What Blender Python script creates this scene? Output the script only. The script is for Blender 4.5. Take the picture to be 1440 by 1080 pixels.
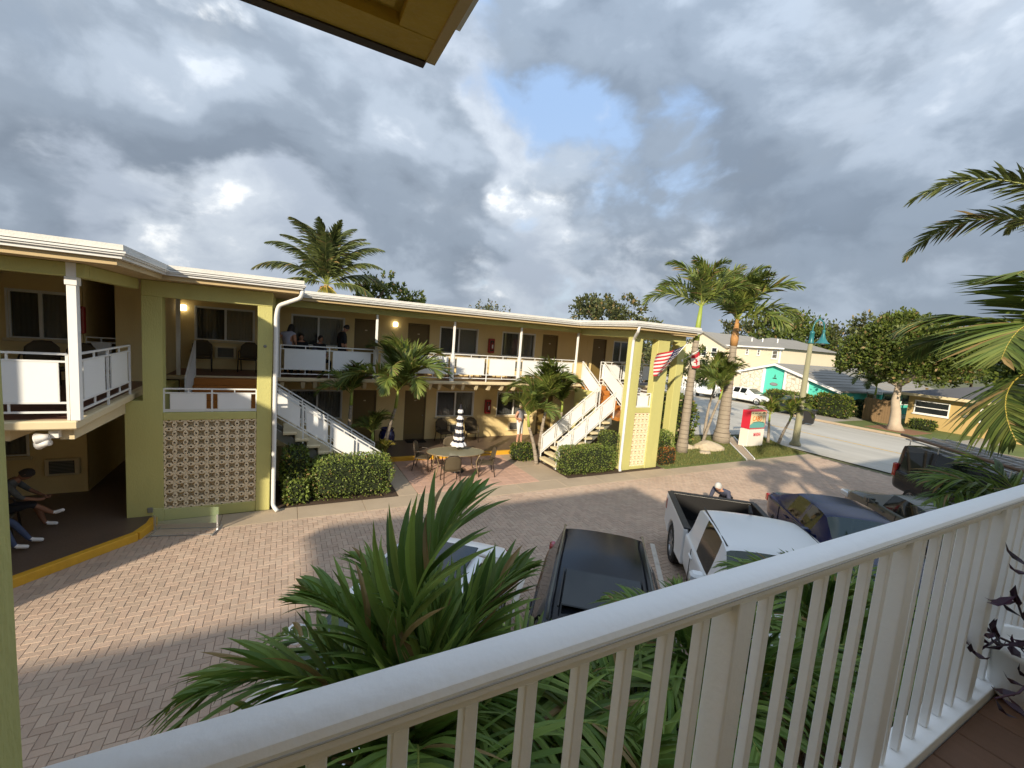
import bpy, bmesh, math, random
import numpy as np
from mathutils import Vector, Matrix, Euler, geometry

for o in list(bpy.data.objects): bpy.data.objects.remove(o)
SC = bpy.context.scene
COL = SC.collection
rnd = random.Random(7)
NR = np.random.RandomState(11)
R = math.radians

# ------------------------------------------------------------------ camera
# World axes: X runs along the motel's facade (to the right, away from us), Y across the courtyard.
HC = 4.5
yaw, pitch, roll = R(28.14), R(6.324), R(-4.498)
fw = Vector((math.sin(yaw)*math.cos(pitch), math.cos(yaw)*math.cos(pitch), -math.sin(pitch)))
rt = Vector((math.cos(yaw), -math.sin(yaw), 0)); up = rt.cross(fw)
r2 = rt*math.cos(roll) - up*math.sin(roll); u2 = rt*math.sin(roll) + up*math.cos(roll)
cam = bpy.data.cameras.new('camera'); cam.sensor_width = 36; cam.lens = 15.0
cam.clip_start = 0.02; cam.clip_end = 3000
camo = bpy.data.objects.new('camera', cam); COL.objects.link(camo)
M = Matrix((r2, u2, -fw)).transposed().to_4x4(); M.translation = (0, 0, HC); camo.matrix_world = M
SC.camera = camo

# ------------------------------------------------------------------ sun, sky, exposure
SUN = Vector((-1.13, -1.0, 0.64)).normalized()          # towards the sun: low, behind us on the left
sl = bpy.data.lights.new('sun', 'SUN'); sl.energy = 3.0; sl.angle = R(1.0); sl.color = (1.0, .86, .66)
so = bpy.data.objects.new('sun', sl); COL.objects.link(so)
so.rotation_euler = SUN.to_track_quat('Z', 'Y').to_euler(); so.location = (-30, -30, 30)
SC.view_settings.view_transform = 'Standard'; SC.view_settings.look = 'None'
SC.view_settings.gamma = 1; SC.view_settings.exposure = 1.12
SC.view_settings.use_curve_mapping = False
SC.render.engine = 'CYCLES'
SC.cycles.max_bounces = 6; SC.cycles.diffuse_bounces = 4; SC.cycles.glossy_bounces = 3
SC.cycles.transmission_bounces = 4; SC.cycles.transparent_max_bounces = 8

W = bpy.data.worlds.new('World'); SC.world = W; W.use_nodes = True
nt = W.node_tree; nt.nodes.clear()
def N(t, **k):
    n = nt.nodes.new(t)
    for a, v in k.items(): setattr(n, a, v)
    return n
def LK(a, b): nt.links.new(a, b)
def math_(op, a, b=None, c=None, clamp=False):
    n = N('ShaderNodeMath', operation=op, use_clamp=clamp)
    for i, v in enumerate((a, b, c)):
        if v is None: continue
        if isinstance(v, (int, float)): n.inputs[i].default_value = v
        else: LK(v, n.inputs[i])
    return n.outputs[0]
def vmath(op, a, b=None, s=None):
    n = N('ShaderNodeVectorMath', operation=op)
    for i, v in enumerate((a, b)):
        if v is None: continue
        if isinstance(v, (tuple, Vector)): n.inputs[i].default_value = v
        else: LK(v, n.inputs[i])
    if s is not None:
        if isinstance(s, (int, float)): n.inputs['Scale'].default_value = s
        else: LK(s, n.inputs['Scale'])
    return n.outputs['Value'] if op in ('DOT_PRODUCT', 'LENGTH', 'DISTANCE') else n.outputs[0]
def ramp(v, pts, interp='EASE'):
    n = N('ShaderNodeValToRGB'); n.color_ramp.interpolation = interp
    el = n.color_ramp.elements
    while len(el) < len(pts): el.new(0.5)
    for e, (p, c) in zip(el, pts):
        e.position = p; e.color = (c if isinstance(c, tuple) else (c, c, c)) + (1,)
    LK(v, n.inputs[0]); return n.outputs[0]
def mixc(f, a, b):
    n = N('ShaderNodeMix', data_type='RGBA')
    for s, v in ((n.inputs[0], f), (n.inputs[6], a), (n.inputs[7], b)):
        if isinstance(v, (int, float)): s.default_value = v
        elif isinstance(v, tuple): s.default_value = v + (1,)
        else: LK(v, s)
    return n.outputs[2]
sky = N('ShaderNodeTexSky', sky_type='NISHITA'); sky.sun_disc = False
sky.sun_elevation = math.asin(SUN.z); sky.sun_rotation = math.atan2(SUN.x, SUN.y)
sky.altitude = 0; sky.air_density = 1.0; sky.dust_density = 1.2; sky.ozone_density = 1.2
tc = N('ShaderNodeTexCoord')
d = vmath('NORMALIZE', tc.outputs['Generated'])
sep = N('ShaderNodeSeparateXYZ'); LK(d, sep.inputs[0])
zc = math_('MAXIMUM', sep.outputs[2], 0.0)
def noise(vec, scale, detail, rough, dist=0.0, lac=2.0):
    n = N('ShaderNodeTexNoise', noise_dimensions='3D'); LK(vec, n.inputs['Vector'])
    n.inputs['Scale'].default_value = scale; n.inputs['Detail'].default_value = detail
    n.inputs['Roughness'].default_value = rough; n.inputs['Distortion'].default_value = dist
    n.inputs['Lacunarity'].default_value = lac
    return n.outputs['Fac']
# clouds: fields on the sky sphere by direction, flattened vertically, in three layers
CLOUD_OFF = (1.1, 5.3, 0.4)
cs = vmath('MULTIPLY', d, (1.0, 1.0, 1.5))
warp = N('ShaderNodeTexNoise', noise_dimensions='3D'); LK(vmath('ADD', cs, CLOUD_OFF), warp.inputs['Vector'])
warp.inputs['Scale'].default_value = 3.0; warp.inputs['Detail'].default_value = 3
pw = vmath('ADD', vmath('ADD', cs, CLOUD_OFF), vmath('SCALE', vmath('SUBTRACT', warp.outputs['Color'], (0.5, 0.5, 0.5)), s=0.13))
# 1: pale blue openings
blue = mixc(ramp(zc, [(0.02, 0.0), (0.5, 1.0)]), (.38, .45, .54), (.21, .30, .45))
veil = mixc(0.25, vmath('SCALE', blue, s=10.0), sky.outputs[0])
# 2: light layer with white heads
fa = noise(pw, 2.0, 10, 0.55)
ma = ramp(fa, [(0.42, 0.0), (0.52, 1.0)])
fw = noise(vmath('ADD', pw, (3.1, 1.2, 5.0)), 4.2, 9, 0.56)
la = mixc(ramp(fw, [(0.40, 0.0), (0.62, 1.0)]), (.27, .31, .37), (.39, .43, .48))
la = mixc(ramp(fw, [(0.58, 0.0), (0.70, 1.0)]), la, (.82, .82, .80))
# 3: heavy blue-grey masses, a little lighter on their upper, sunward side
pd = vmath('ADD', pw, (11.0, 4.0, 2.0))
fd = noise(pd, 1.75, 11, 0.53)
fd2 = noise(vmath('ADD', pd, tuple(Vector((SUN.x*.05, SUN.y*.05, .10)))), 1.75, 11, 0.53)
md = ramp(fd, [(0.435, 0.0), (0.495, 1.0)])
rim = math_('ADD', math_('MULTIPLY', math_('SUBTRACT', fd, fd2), 4.0), 0.40, clamp=True)
soft = noise(vmath('ADD', pd, (2.0, 7.0, 1.0)), 3.0, 6, 0.5)
ld = ramp(math_('ADD', math_('MULTIPLY', rim, 0.55), math_('MULTIPLY', soft, 0.45)), [(0.22, (.128, .158, .20)), (0.42, (.175, .212, .262)), (0.62, (.27, .315, .375)), (0.85, (.50, .54, .59))], 'EASE')
skyc = mixc(ma, veil, vmath('SCALE', la, s=10.0))
skyc = mixc(math_('MULTIPLY', md, 0.94), skyc, vmath('SCALE', ld, s=10.0))
hz = ramp(zc, [(0.0, 1.0), (0.13, 0.0)])
skyc = mixc(math_('MULTIPLY', hz, 0.55), skyc, (3.3, 3.8, 4.5))
# an overcast dome is brighter overhead than along the horizon
skyc = vmath('SCALE', skyc, s=math_('ADD', math_('MULTIPLY', zc, 0.75), 0.70))
bg = N('ShaderNodeBackground'); LK(skyc, bg.inputs[0]); bg.inputs[1].default_value = 0.094
wo = N('ShaderNodeOutputWorld'); LK(bg.outputs[0], wo.inputs[0])

# ------------------------------------------------------------------ materials
MATS = {}
def mat(name, col=(.8, .8, .8), rough=.6, metal=0., var=.0, vscale=3., bump=0., bscale=60., spec=.5,
        rand=0., trans=0., coat=0., col2=None, grime=0., emit=None, alpha=1., transmission=0., coords='Object', stretch=None, ior=1.45):
    """Principled material: base colour + noise variation (var) + per-piece variation (rand) + bump."""
    if name in MATS: return MATS[name]
    m = bpy.data.materials.new(name); m.use_nodes = True; MATS[name] = m
    t = m.node_tree; b = t.nodes['Principled BSDF']
    def n(tp, **k):
        q = t.nodes.new(tp)
        for a, v in k.items(): setattr(q, a, v)
        return q
    b.inputs['Roughness'].default_value = rough; b.inputs['Metallic'].default_value = metal
    b.inputs['Specular IOR Level'].default_value = spec
    b.inputs['IOR'].default_value = ior
    if coat: b.inputs['Coat Weight'].default_value = coat; b.inputs['Coat Roughness'].default_value = .04
    if transmission: b.inputs['Transmission Weight'].default_value = transmission
    b.inputs['Base Color'].default_value = (*col, 1)
    cur = None
    if var or rand or bump or grime:
        tcn = n('ShaderNodeTexCoord') if coords != 'POS' else n('ShaderNodeNewGeometry'); vec = tcn.outputs[coords if coords != 'POS' else 'Position']
        if stretch:
            mp = n('ShaderNodeMapping'); mp.inputs['Scale'].default_value = stretch
            t.links.new(vec, mp.inputs[0]); vec = mp.outputs[0]
        def hsvmul(c_in, fac_socket, lo, hi):
            mr = n('ShaderNodeMapRange'); t.links.new(fac_socket, mr.inputs[0])
            mr.inputs[1].default_value = 0.; mr.inputs[2].default_value = 1.
            mr.inputs[3].default_value = lo; mr.inputs[4].default_value = hi
            vm = n('ShaderNodeVectorMath', operation='SCALE')
            if c_in is None: vm.inputs[0].default_value = col
            else: t.links.new(c_in, vm.inputs[0])
            t.links.new(mr.outputs[0], vm.inputs['Scale']); return vm.outputs[0]
        if rand:
            oi = n('ShaderNodeObjectInfo'); ge = n('ShaderNodeNewGeometry')
            ad = n('ShaderNodeMath', operation='ADD'); t.links.new(oi.outputs['Random'], ad.inputs[0]); t.links.new(ge.outputs['Random Per Island'], ad.inputs[1])
            fr = n('ShaderNodeMath', operation='FRACT'); t.links.new(ad.outputs[0], fr.inputs[0])
            if col2:
                mx = n('ShaderNodeMix', data_type='RGBA'); t.links.new(fr.outputs[0], mx.inputs[0])
                mx.inputs[6].default_value = (*col, 1); mx.inputs[7].default_value = (*col2, 1); cur = mx.outputs[2]
                m7 = n('ShaderNodeMath', operation='MULTIPLY'); t.links.new(fr.outputs[0], m7.inputs[0]); m7.inputs[1].default_value = 7.31
                f7 = n('ShaderNodeMath', operation='FRACT'); t.links.new(m7.outputs[0], f7.inputs[0])
                cur = hsvmul(cur, f7.outputs[0], 1-rand, 1+rand)
                if name.startswith('leaf_') and name not in ('leaf_purple', 'leaf_red'):   # a few dry, browned leaflets
                    m9 = n('ShaderNodeMath', operation='MULTIPLY'); t.links.new(fr.outputs[0], m9.inputs[0]); m9.inputs[1].default_value = 23.7
                    f9 = n('ShaderNodeMath', operation='FRACT'); t.links.new(m9.outputs[0], f9.inputs[0])
                    g9 = n('ShaderNodeMath', operation='GREATER_THAN'); t.links.new(f9.outputs[0], g9.inputs[0]); g9.inputs[1].default_value = .945
                    x9 = n('ShaderNodeMix', data_type='RGBA'); t.links.new(g9.outputs[0], x9.inputs[0]); t.links.new(cur, x9.inputs[6]); x9.inputs[7].default_value = (.27, .19, .075, 1); cur = x9.outputs[2]
            else: cur = hsvmul(None, fr.outputs[0], 1-rand, 1+rand)
        if var:
            ns = n('ShaderNodeTexNoise'); ns.inputs['Scale'].default_value = vscale; ns.inputs['Detail'].default_value = 6
            ns.inputs['Roughness'].default_value = .62
            t.links.new(vec, ns.inputs['Vector']); cur = hsvmul(cur, ns.outputs['Fac'], 1-var*1.6, 1+var*1.6)
        if grime:
            ns = n('ShaderNodeTexNoise'); ns.inputs['Scale'].default_value = vscale*.45; ns.inputs['Detail'].default_value = 9
            ns.inputs['Roughness'].default_value = .7; t.links.new(vec, ns.inputs['Vector'])
            rp = n('ShaderNodeValToRGB'); rp.color_ramp.elements[0].position = .52; rp.color_ramp.elements[1].position = .74
            t.links.new(ns.outputs['Fac'], rp.inputs[0])
            mm = n('ShaderNodeMath', operation='MULTIPLY'); t.links.new(rp.outputs[0], mm.inputs[0]); mm.inputs[1].default_value = grime
            mx = n('ShaderNodeMix', data_type='RGBA'); t.links.new(mm.outputs[0], mx.inputs[0])
            if cur is None: mx.inputs[6].default_value = (*col, 1)
            else: t.links.new(cur, mx.inputs[6])
            mx.inputs[7].default_value = (col[0]*.42, col[1]*.40, col[2]*.38, 1); cur = mx.outputs[2]
        if cur is not None: t.links.new(cur, b.inputs['Base Color'])
        if bump:
            ns = n('ShaderNodeTexNoise'); ns.inputs['Scale'].default_value = bscale; ns.inputs['Detail'].default_value = 5
            t.links.new(vec, ns.inputs['Vector'])
            bm_ = n('ShaderNodeBump'); bm_.inputs['Strength'].default_value = bump; bm_.inputs['Distance'].default_value = .02
            t.links.new(ns.outputs['Fac'], bm_.inputs['Height']); t.links.new(bm_.outputs[0], b.inputs['Normal'])
            if rough > .3 and var:
                mr = n('ShaderNodeMapRange'); t.links.new(ns.outputs['Fac'], mr.inputs[0])
                mr.inputs[3].default_value = max(.05, rough-.12); mr.inputs[4].default_value = min(1, rough+.12)
                t.links.new(mr.outputs[0], b.inputs['Roughness'])
    if emit: b.inputs['Emission Color'].default_value = (*emit[0], 1); b.inputs['Emission Strength'].default_value = emit[1]
    if trans:
        tr = n('ShaderNodeBsdfTranslucent'); ms = n('ShaderNodeMixShader'); ms.inputs[0].default_value = trans
        if cur is not None: t.links.new(cur, tr.inputs[0])
        else: tr.inputs[0].default_value = (*col, 1)
        out = t.nodes['Material Output']
        t.links.new(b.outputs[0], ms.inputs[1]); t.links.new(tr.outputs[0], ms.inputs[2]); t.links.new(ms.outputs[0], out.inputs[0])
    if alpha < 1: b.inputs['Alpha'].default_value = alpha
    return m

mat('green_stucco', (.50, .48, .18), .75, var=.07, vscale=1.6, bump=.35, bscale=70, grime=.28, stretch=(1, 1, .3))
mat('yellow_stucco', (.78, .62, .31), .78, var=.06, vscale=1.5, bump=.35, bscale=70, grime=.18, stretch=(1, 1, .35))
mat('cream_paint', (.66, .56, .36), .6, var=.06, vscale=2, bump=.1, bscale=80, grime=.12)
mat('white_paint', (.82, .82, .80), .45, var=.03, vscale=3, bump=.05, bscale=50, grime=.05)
mat('white_metal', (.72, .73, .72), .4, var=.03, vscale=4, grime=.08, bump=.04, bscale=30)
mat('panel_white', (.78, .80, .81), .5, var=.03, vscale=2, grime=.06)
mat('roof_white', (.64, .63, .59), .7, var=.08, vscale=2.5, bump=.3, bscale=40, grime=.2)
mat('soffit_tan', (.52, .39, .21), .7, var=.08, vscale=2, bump=.1, bscale=50)
mat('fascia_tan', (.50, .38, .20), .65, var=.08, vscale=2, bump=.1, bscale=50)
mat('soffit_ochre', (.52, .35, .05), .6, var=.1, vscale=6, bump=.25, bscale=60, grime=.25)
mat('door_olive', (.18, .125, .04), .5, var=.06, vscale=4, bump=.05, bscale=20)
mat('door_frame', (.17, .12, .05), .55, var=.06, vscale=4)
mat('brown_floor', (.12, .085, .062), .42, var=.14, vscale=1.5, bump=.15, bscale=40, grime=.3)
mat('red_floor', (.145, .07, .052), .45, var=.12, vscale=1.6, bump=.1, bscale=40)
mat('orange_floor', (.42, .16, .03), .55, var=.1, vscale=2, bump=.1, bscale=40)
mat('curb_yellow', (.66, .36, .03), .6, var=.12, vscale=5, bump=.3, bscale=50, grime=.35)
mat('concrete', (.42, .335, .24), .85, var=.12, vscale=1.1, bump=.3, bscale=55, grime=.3)
mat('joint_sand', (.16, .12, .09), .95, var=.2, vscale=10, bump=.4, bscale=120)
mat('paver', (.455, .35, .268), .82, var=.13, vscale=.55, bump=.3, bscale=60, rand=.09, col2=(.45, .33, .25), coords='POS', grime=.42)
mat('patio_tile', (.52, .335, .25), .75, var=.12, vscale=3, bump=.3, bscale=50, rand=.07, grime=.2)
mat('asphalt', (.46, .44, .39), .9, var=.20, vscale=.5, bump=.4, bscale=70, grime=.45, stretch=(1.6, .25, 1))  # streaks along the road: tyre tracks plus tree shadows put into the colour
mat('far_concrete', (.34, .315, .27), .9, var=.12, vscale=.6, bump=.2, bscale=40)
mat('line_paint', (.62, .58, .52), .7, var=.12, vscale=8, bump=.2, bscale=70, grime=.45)
mat('road_yellow', (.55, .36, .10), .75, var=.2, vscale=5, grime=.6)
mat('soil', (.07, .045, .028), .95, var=.3, vscale=9, bump=.7, bscale=40)
mat('lawn_base', (.12, .155, .04), .95, var=.25, vscale=1.2, bump=.5, bscale=80, grime=.3)
mat('grass_blade', (.11, .15, .035), .7, rand=.3, col2=(.20, .18, .06), trans=.25)
mat('far_ground', (.12, .125, .06), .95, var=.25, vscale=.08, bump=.2, bscale=5)
mat('glass_dark', (.018, .022, .024), .06, spec=.6, var=.02, vscale=2)
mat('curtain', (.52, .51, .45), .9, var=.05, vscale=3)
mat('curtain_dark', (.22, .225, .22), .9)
mat('shade_black', (.012, .010, .009), .9)  # near-black colour standing in for shade in the passage and behind the screens
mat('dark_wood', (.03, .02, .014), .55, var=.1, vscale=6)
mat('chair_metal', (.035, .024, .016), .45, var=.1, vscale=9)
mat('chair_sling', (.085, .066, .038), .75, var=.08, vscale=30, bump=.2, bscale=200)
mat('table_frosted', (.25, .235, .16), .22, var=.05, vscale=4)
mat('bronze', (.26, .20, .12), .4, metal=.3, var=.08, vscale=7)
mat('umbrella_black', (.018, .018, .026), .8, var=.1, vscale=9)
mat('umbrella_white', (.74, .73, .72), .8, var=.04, vscale=9)
mat('pot_blue', (.012, .018, .10), .15, var=.1, vscale=6, coat=.5)
mat('red_box', (.34, .016, .018), .35, coat=.3)
mat('lamp_glow', (.9, .85, .7), .4, emit=((1.0, .86, .55), 1.8))
mat('brick_cream', (.80, .68, .48), .8, var=.08, vscale=4, bump=.3, bscale=80, grime=.12)
mat('rubber', (.018, .018, .018), .8, var=.1, vscale=9)
mat('rim_metal', (.42, .43, .44), .3, metal=.9)
mat('chrome', (.7, .7, .7), .12, metal=1.)
mat('black_plastic', (.016, .016, .017), .45, var=.1, vscale=8)
mat('car_black', (.008, .009, .012), .16, coat=.0, spec=.35)
mat('car_white', (.80, .81, .81), .3, coat=.3)
mat('car_blue', (.008, .014, .062), .18, coat=.0, spec=.4)
mat('car_grey', (.085, .09, .08), .25, coat=.1, spec=.4)
mat('car_glass', (.010, .014, .013), .03, spec=.35, alpha=.86, ior=1.45)
mat('windscreen_glass', (.045, .07, .058), .03, spec=.6, alpha=.85, ior=1.5)
mat('seat_tan', (.20, .17, .12), .8)
mat('seat_dark', (.03, .03, .03), .8)
mat('lamp_red', (.35, .01, .01), .2, coat=.8)
mat('lamp_clear', (.6, .62, .64), .1, coat=.8)
mat('teal_paint', (.10, .60, .47), .7, var=.05, vscale=1, bump=.15, bscale=30)
mat('white_stone', (.72, .66, .54), .85, var=.08, vscale=3, bump=.3, bscale=30, rand=.08)
mat('stone_joint', (.34, .29, .22), .9)
mat('shingle_grey', (.27, .26, .235), .9, var=.1, vscale=1, bump=.4, bscale=25, rand=.10)
mat('shingle_dark', (.10, .10, .105), .9, var=.1, vscale=1, bump=.4, bscale=25, rand=.14)
mat('beige_siding', (.70, .62, .47), .75, var=.04, vscale=1)
mat('house_yellow', (.50, .36, .15), .8, var=.08, vscale=1, bump=.2, bscale=30, grime=.15)
mat('fence_wood', (.24, .155, .08), .85, var=.15, vscale=3, rand=.12, bump=.3, bscale=20)
mat('bark_palm', (.30, .255, .20), .9, var=.16, vscale=5, bump=.6, bscale=25, stretch=(1, 1, 4), grime=.3)
mat('bark_ring', (.17, .14, .11), .9, var=.15, vscale=6)
mat('crownshaft', (.26, .33, .06), .5, var=.12, vscale=4, bump=.1, bscale=20)
mat('crownshaft_tan', (.42, .22, .08), .6, var=.2, vscale=4, bump=.2, bscale=20)
mat('frond_rachis', (.22, .25, .05), .5, var=.1, vscale=5)
mat('frond_rachis_yellow', (.45, .36, .07), .5, var=.1, vscale=5)
mat('leaf_near', (.085, .165, .030), .42, spec=.35, rand=.36, col2=(.19, .27, .055), trans=.26, bump=.12, bscale=25, var=.1, vscale=5)
mat('leaf_palm', (.075, .125, .024), .5, rand=.32, col2=(.18, .21, .045), trans=.28)
mat('leaf_coconut', (.060, .085, .024), .5, rand=.3, col2=(.13, .15, .045), trans=.22)
mat('leaf_yellowing', (.26, .22, .03), .5, rand=.3, col2=(.14, .16, .03), trans=.28)
mat('leaf_hedge', (.15, .21, .04), .5, rand=.35, col2=(.20, .26, .06), trans=.3)
mat('leaf_shrub', (.055, .10, .016), .45, rand=.4, col2=(.16, .19, .03), trans=.25)
mat('leaf_tree', (.065, .105, .018), .5, rand=.4, col2=(.12, .145, .025), trans=.28)
mat('leaf_far', (.045, .062, .020), .6, rand=.4, col2=(.10, .11, .035), trans=.2)
mat('leaf_red', (.30, .06, .02), .5, rand=.4, col2=(.2, .16, .03), trans=.2)
mat('leaf_purple', (.022, .008, .022), .4, rand=.4, col2=(.05, .012, .03), trans=.15)
mat('bark_pale', (.44, .36, .27), .9, var=.16, vscale=2.5, bump=.6, bscale=12, grime=.3)
mat('bark_brown', (.13, .095, .065), .95, var=.2, vscale=3, bump=.6, bscale=15)
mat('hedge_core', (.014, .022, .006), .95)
mat('rock', (.50, .42, .30), .9, var=.15, vscale=4, bump=.6, bscale=18)
mat('mulch', (.25, .13, .07), .95, var=.25, vscale=6, bump=.6, bscale=40)
mat('post_concrete', (.26, .25, .155), .8, var=.08, vscale=3, bump=.2, bscale=40)
mat('lamp_teal', (.02, .15, .17), .4, coat=.3)
mat('bin_black', (.014, .014, .015), .5)
mat('sign_white', (.74, .70, .62), .6, var=.04, vscale=3)
mat('sign_red', (.56, .025, .05), .5)
mat('sign_cream', (.74, .62, .36), .5)
mat('sign_orange', (.72, .20, .02), .5)
mat('sign_teal', (.12, .36, .33), .5)
mat('sign_dark', (.04, .06, .035), .5)
mat('flag_red', (.56, .035, .05), .8, trans=.25)
mat('flag_white', (.76, .74, .72), .8, trans=.25)
mat('flag_blue', (.025, .03, .14), .8, trans=.2)
mat('skin', (.50, .27, .18), .55); mat('skin_dark', (.20, .095, .055), .55); mat('skin_tan', (.38, .19, .115), .55)
mat('hair_grey', (.52, .52, .50), .7, bump=.4, bscale=90); mat('hair_dark', (.016, .012, .011), .6, bump=.4, bscale=90); mat('hair_blond', (.55, .47, .30), .7, bump=.4, bscale=90)
mat('cloth_grey', (.25, .25, .28), .9, var=.08, vscale=12); mat('cloth_white', (.70, .69, .68), .9, var=.05, vscale=9)
mat('cloth_navy', (.055, .062, .10), .9, var=.1, vscale=9); mat('cloth_black', (.012, .012, .014), .9)
mat('cloth_jeans', (.055, .075, .14), .9, var=.15, vscale=14); mat('cloth_camo', (.07, .075, .075), .9, var=.45, vscale=11)
mat('cloth_lilac', (.34, .36, .46), .9); mat('cloth_maroon', (.11, .02, .018), .9)
mat('rail_paint', (.84, .85, .85), .38, var=.03, vscale=2.5, bump=.08, bscale=45, grime=.13)
mat('deck_brown', (.155, .080, .045), .6, var=.12, vscale=4, bump=.25, bscale=60, rand=.1, stretch=(8, 1, 1), grime=.2)
mat('gutter_white', (.70, .70, .68), .4, var=.03, vscale=3, grime=.1)
mat('clear_acrylic', (.45, .58, .35), .05, alpha=.22, spec=.7)
mat('groove_grey', (.45, .46, .47), .6)
mat('outlet_grey', (.20, .20, .17), .5)
mat('ladder_alu', (.55, .56, .57), .35, metal=.8)
mat('pipe_brown', (.16, .10, .06), .6)
mat('orange_cloth', (.6, .12, .03), .9)
mat('door_mat', (.012, .010, .009), .95)

# ------------------------------------------------------------------ mesh builder
class MB:
    def __init__(s): s.v = []; s.f = []; s.m = []; s.cm = 0
    def add(s, vs, fs, M=None):
        o = len(s.v)
        s.v += [tuple(M @ Vector(v)) if M is not None else tuple(v) for v in vs]
        s.f += [tuple(i+o for i in f) for f in fs]; s.m += [s.cm]*len(fs); return s
    def box(s, x0, x1, y0, y1, z0, z1, M=None):
        if x0 > x1: x0, x1 = x1, x0
        if y0 > y1: y0, y1 = y1, y0
        if z0 > z1: z0, z1 = z1, z0
        return s.add([(x0,y0,z0),(x1,y0,z0),(x1,y1,z0),(x0,y1,z0),(x0,y0,z1),(x1,y0,z1),(x1,y1,z1),(x0,y1,z1)],
                     [(0,3,2,1),(4,5,6,7),(0,1,5,4),(1,2,6,5),(2,3,7,6),(3,0,4,7)], M)
    def cbox(s, x0, x1, y0, y1, z0, z1, c=.006, M=None):
        """box with chamfered top and bottom edges all round (24 verts look, 3 rings)."""
        if x0 > x1: x0, x1 = x1, x0
        if y0 > y1: y0, y1 = y1, y0
        if z0 > z1: z0, z1 = z1, z0
        c = min(c, .45*(x1-x0), .45*(y1-y0), .45*(z1-z0))
        def ring(i, z):
            a, b, e, g = x0+i, x1-i, y0+i, y1-i; k = c if i == 0 else 0
            if i == 0: return [(a+k,e,z),(b-k,e,z),(b,e+k,z),(b,g-k,z),(b-k,g,z),(a+k,g,z),(a,g-k,z),(a,e+k,z)]
            return [(a+c*.4,e,z),(b-c*.4,e,z),(b,e+c*.4,z),(b,g-c*.4,z),(b-c*.4,g,z),(a+c*.4,g,z),(a,g-c*.4,z),(a,e+c*.4,z)]
        rs = [ring(c, z0), ring(0, z0+c), ring(0, z1-c), ring(c, z1)]
        vs = sum(rs, []); fs = [tuple(range(7, -1, -1)), tuple(range(24, 32))]
        for k in range(3):
            for i in range(8): j = (i+1) % 8; fs.append((k*8+i, k*8+j, k*8+8+j, k*8+8+i))
        return s.add(vs, fs, M)
    def bar(s, a, b, w, h=None, upv=(0, 0, 1)):
        """rectangular bar from a to b, w across, h along 'up'."""
        h = w if h is None else h
        a, b = Vector(a), Vector(b); t = (b-a).normalized(); u = Vector(upv)
        if abs(t.dot(u)) > .98: u = Vector((0, 1, 0))
        sd = t.cross(u).normalized(); u = sd.cross(t).normalized()
        vs = [p + sd*x + u*y for p in (a, b) for x, y in ((-w/2,-h/2),(w/2,-h/2),(w/2,h/2),(-w/2,h/2))]
        return s.add(vs, [(0,1,2,3),(7,6,5,4),(0,4,5,1),(1,5,6,2),(2,6,7,3),(3,7,4,0)])
    def tube(s, pts, r, n=8, caps=True, ell=None):
        pts = [Vector(p) for p in pts]; rs = r if isinstance(r, (list, tuple)) else [r]*len(pts)
        o = []; ref = None
        for i, p in enumerate(pts):
            t = (pts[min(i+1, len(pts)-1)] - pts[max(i-1, 0)]).normalized()
            if ref is None:
                ref = Vector((0, 0, 1)) if abs(t.z) < .9 else Vector((1, 0, 0))
            sd = t.cross(ref).normalized(); uu = sd.cross(t).normalized(); ref = uu
            for k in range(n):
                a = 2*math.pi*k/n; e = ell if ell else (1, 1)
                o.append(p + sd*math.cos(a)*rs[i]*e[0] + uu*math.sin(a)*rs[i]*e[1])
        fs = []
        for i in range(len(pts)-1):
            for k in range(n): j = (k+1) % n; fs.append((i*n+k, i*n+j, (i+1)*n+j, (i+1)*n+k))
        if caps: fs.append(tuple(range(n-1, -1, -1))); fs.append(tuple((len(pts)-1)*n+k for k in range(n)))
        return s.add(o, fs)
    def lathe(s, prof, n=16, c=(0, 0, 0), M=None):
        vs = []; fs = []
        for r_, z in prof:
            for k in range(n): a = 2*math.pi*k/n; vs.append((c[0]+r_*math.cos(a), c[1]+r_*math.sin(a), c[2]+z))
        for i in range(len(prof)-1):
            for k in range(n): j = (k+1) % n; fs.append((i*n+k, i*n+j, (i+1)*n+j, (i+1)*n+k))
        fs.append(tuple(range(n-1, -1, -1))); fs.append(tuple((len(prof)-1)*n+k for k in range(n)))
        return s.add(vs, fs, M)
    def prism(s, poly, a0, a1, axis='z', M=None):
        """extrude a 2D polygon along an axis. axis y: poly=(x,z); axis x: poly=(y,z); axis z: poly=(x,y)."""
        def P(p, a): return {'z': (p[0], p[1], a), 'y': (p[0], a, p[1]), 'x': (a, p[0], p[1])}[axis]
        n = len(poly); ar = sum(poly[i][0]*poly[(i+1) % n][1]-poly[(i+1) % n][0]*poly[i][1] for i in range(n))
        if (ar < 0) != (axis == 'y'): poly = poly[::-1]
        vs = [P(p, a0) for p in poly] + [P(p, a1) for p in poly]
        if a0 > a1: vs = vs[n:] + vs[:n]
        fs = [tuple(range(n-1, -1, -1)), tuple(range(n, 2*n))]
        for i in range(n): j = (i+1) % n; fs.append((i, j, n+j, n+i))
        return s.add(vs, fs, M)
    def quad(s, a, b, c, d): return s.add([a, b, c, d], [(0, 1, 2, 3)])
    def mesh(s, name, off=None):
        me = bpy.data.meshes.new(name)
        v = s.v if off is None else [(x-off[0], y-off[1], z-off[2]) for x, y, z in s.v]
        me.from_pydata(v, [], s.f); return me
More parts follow.
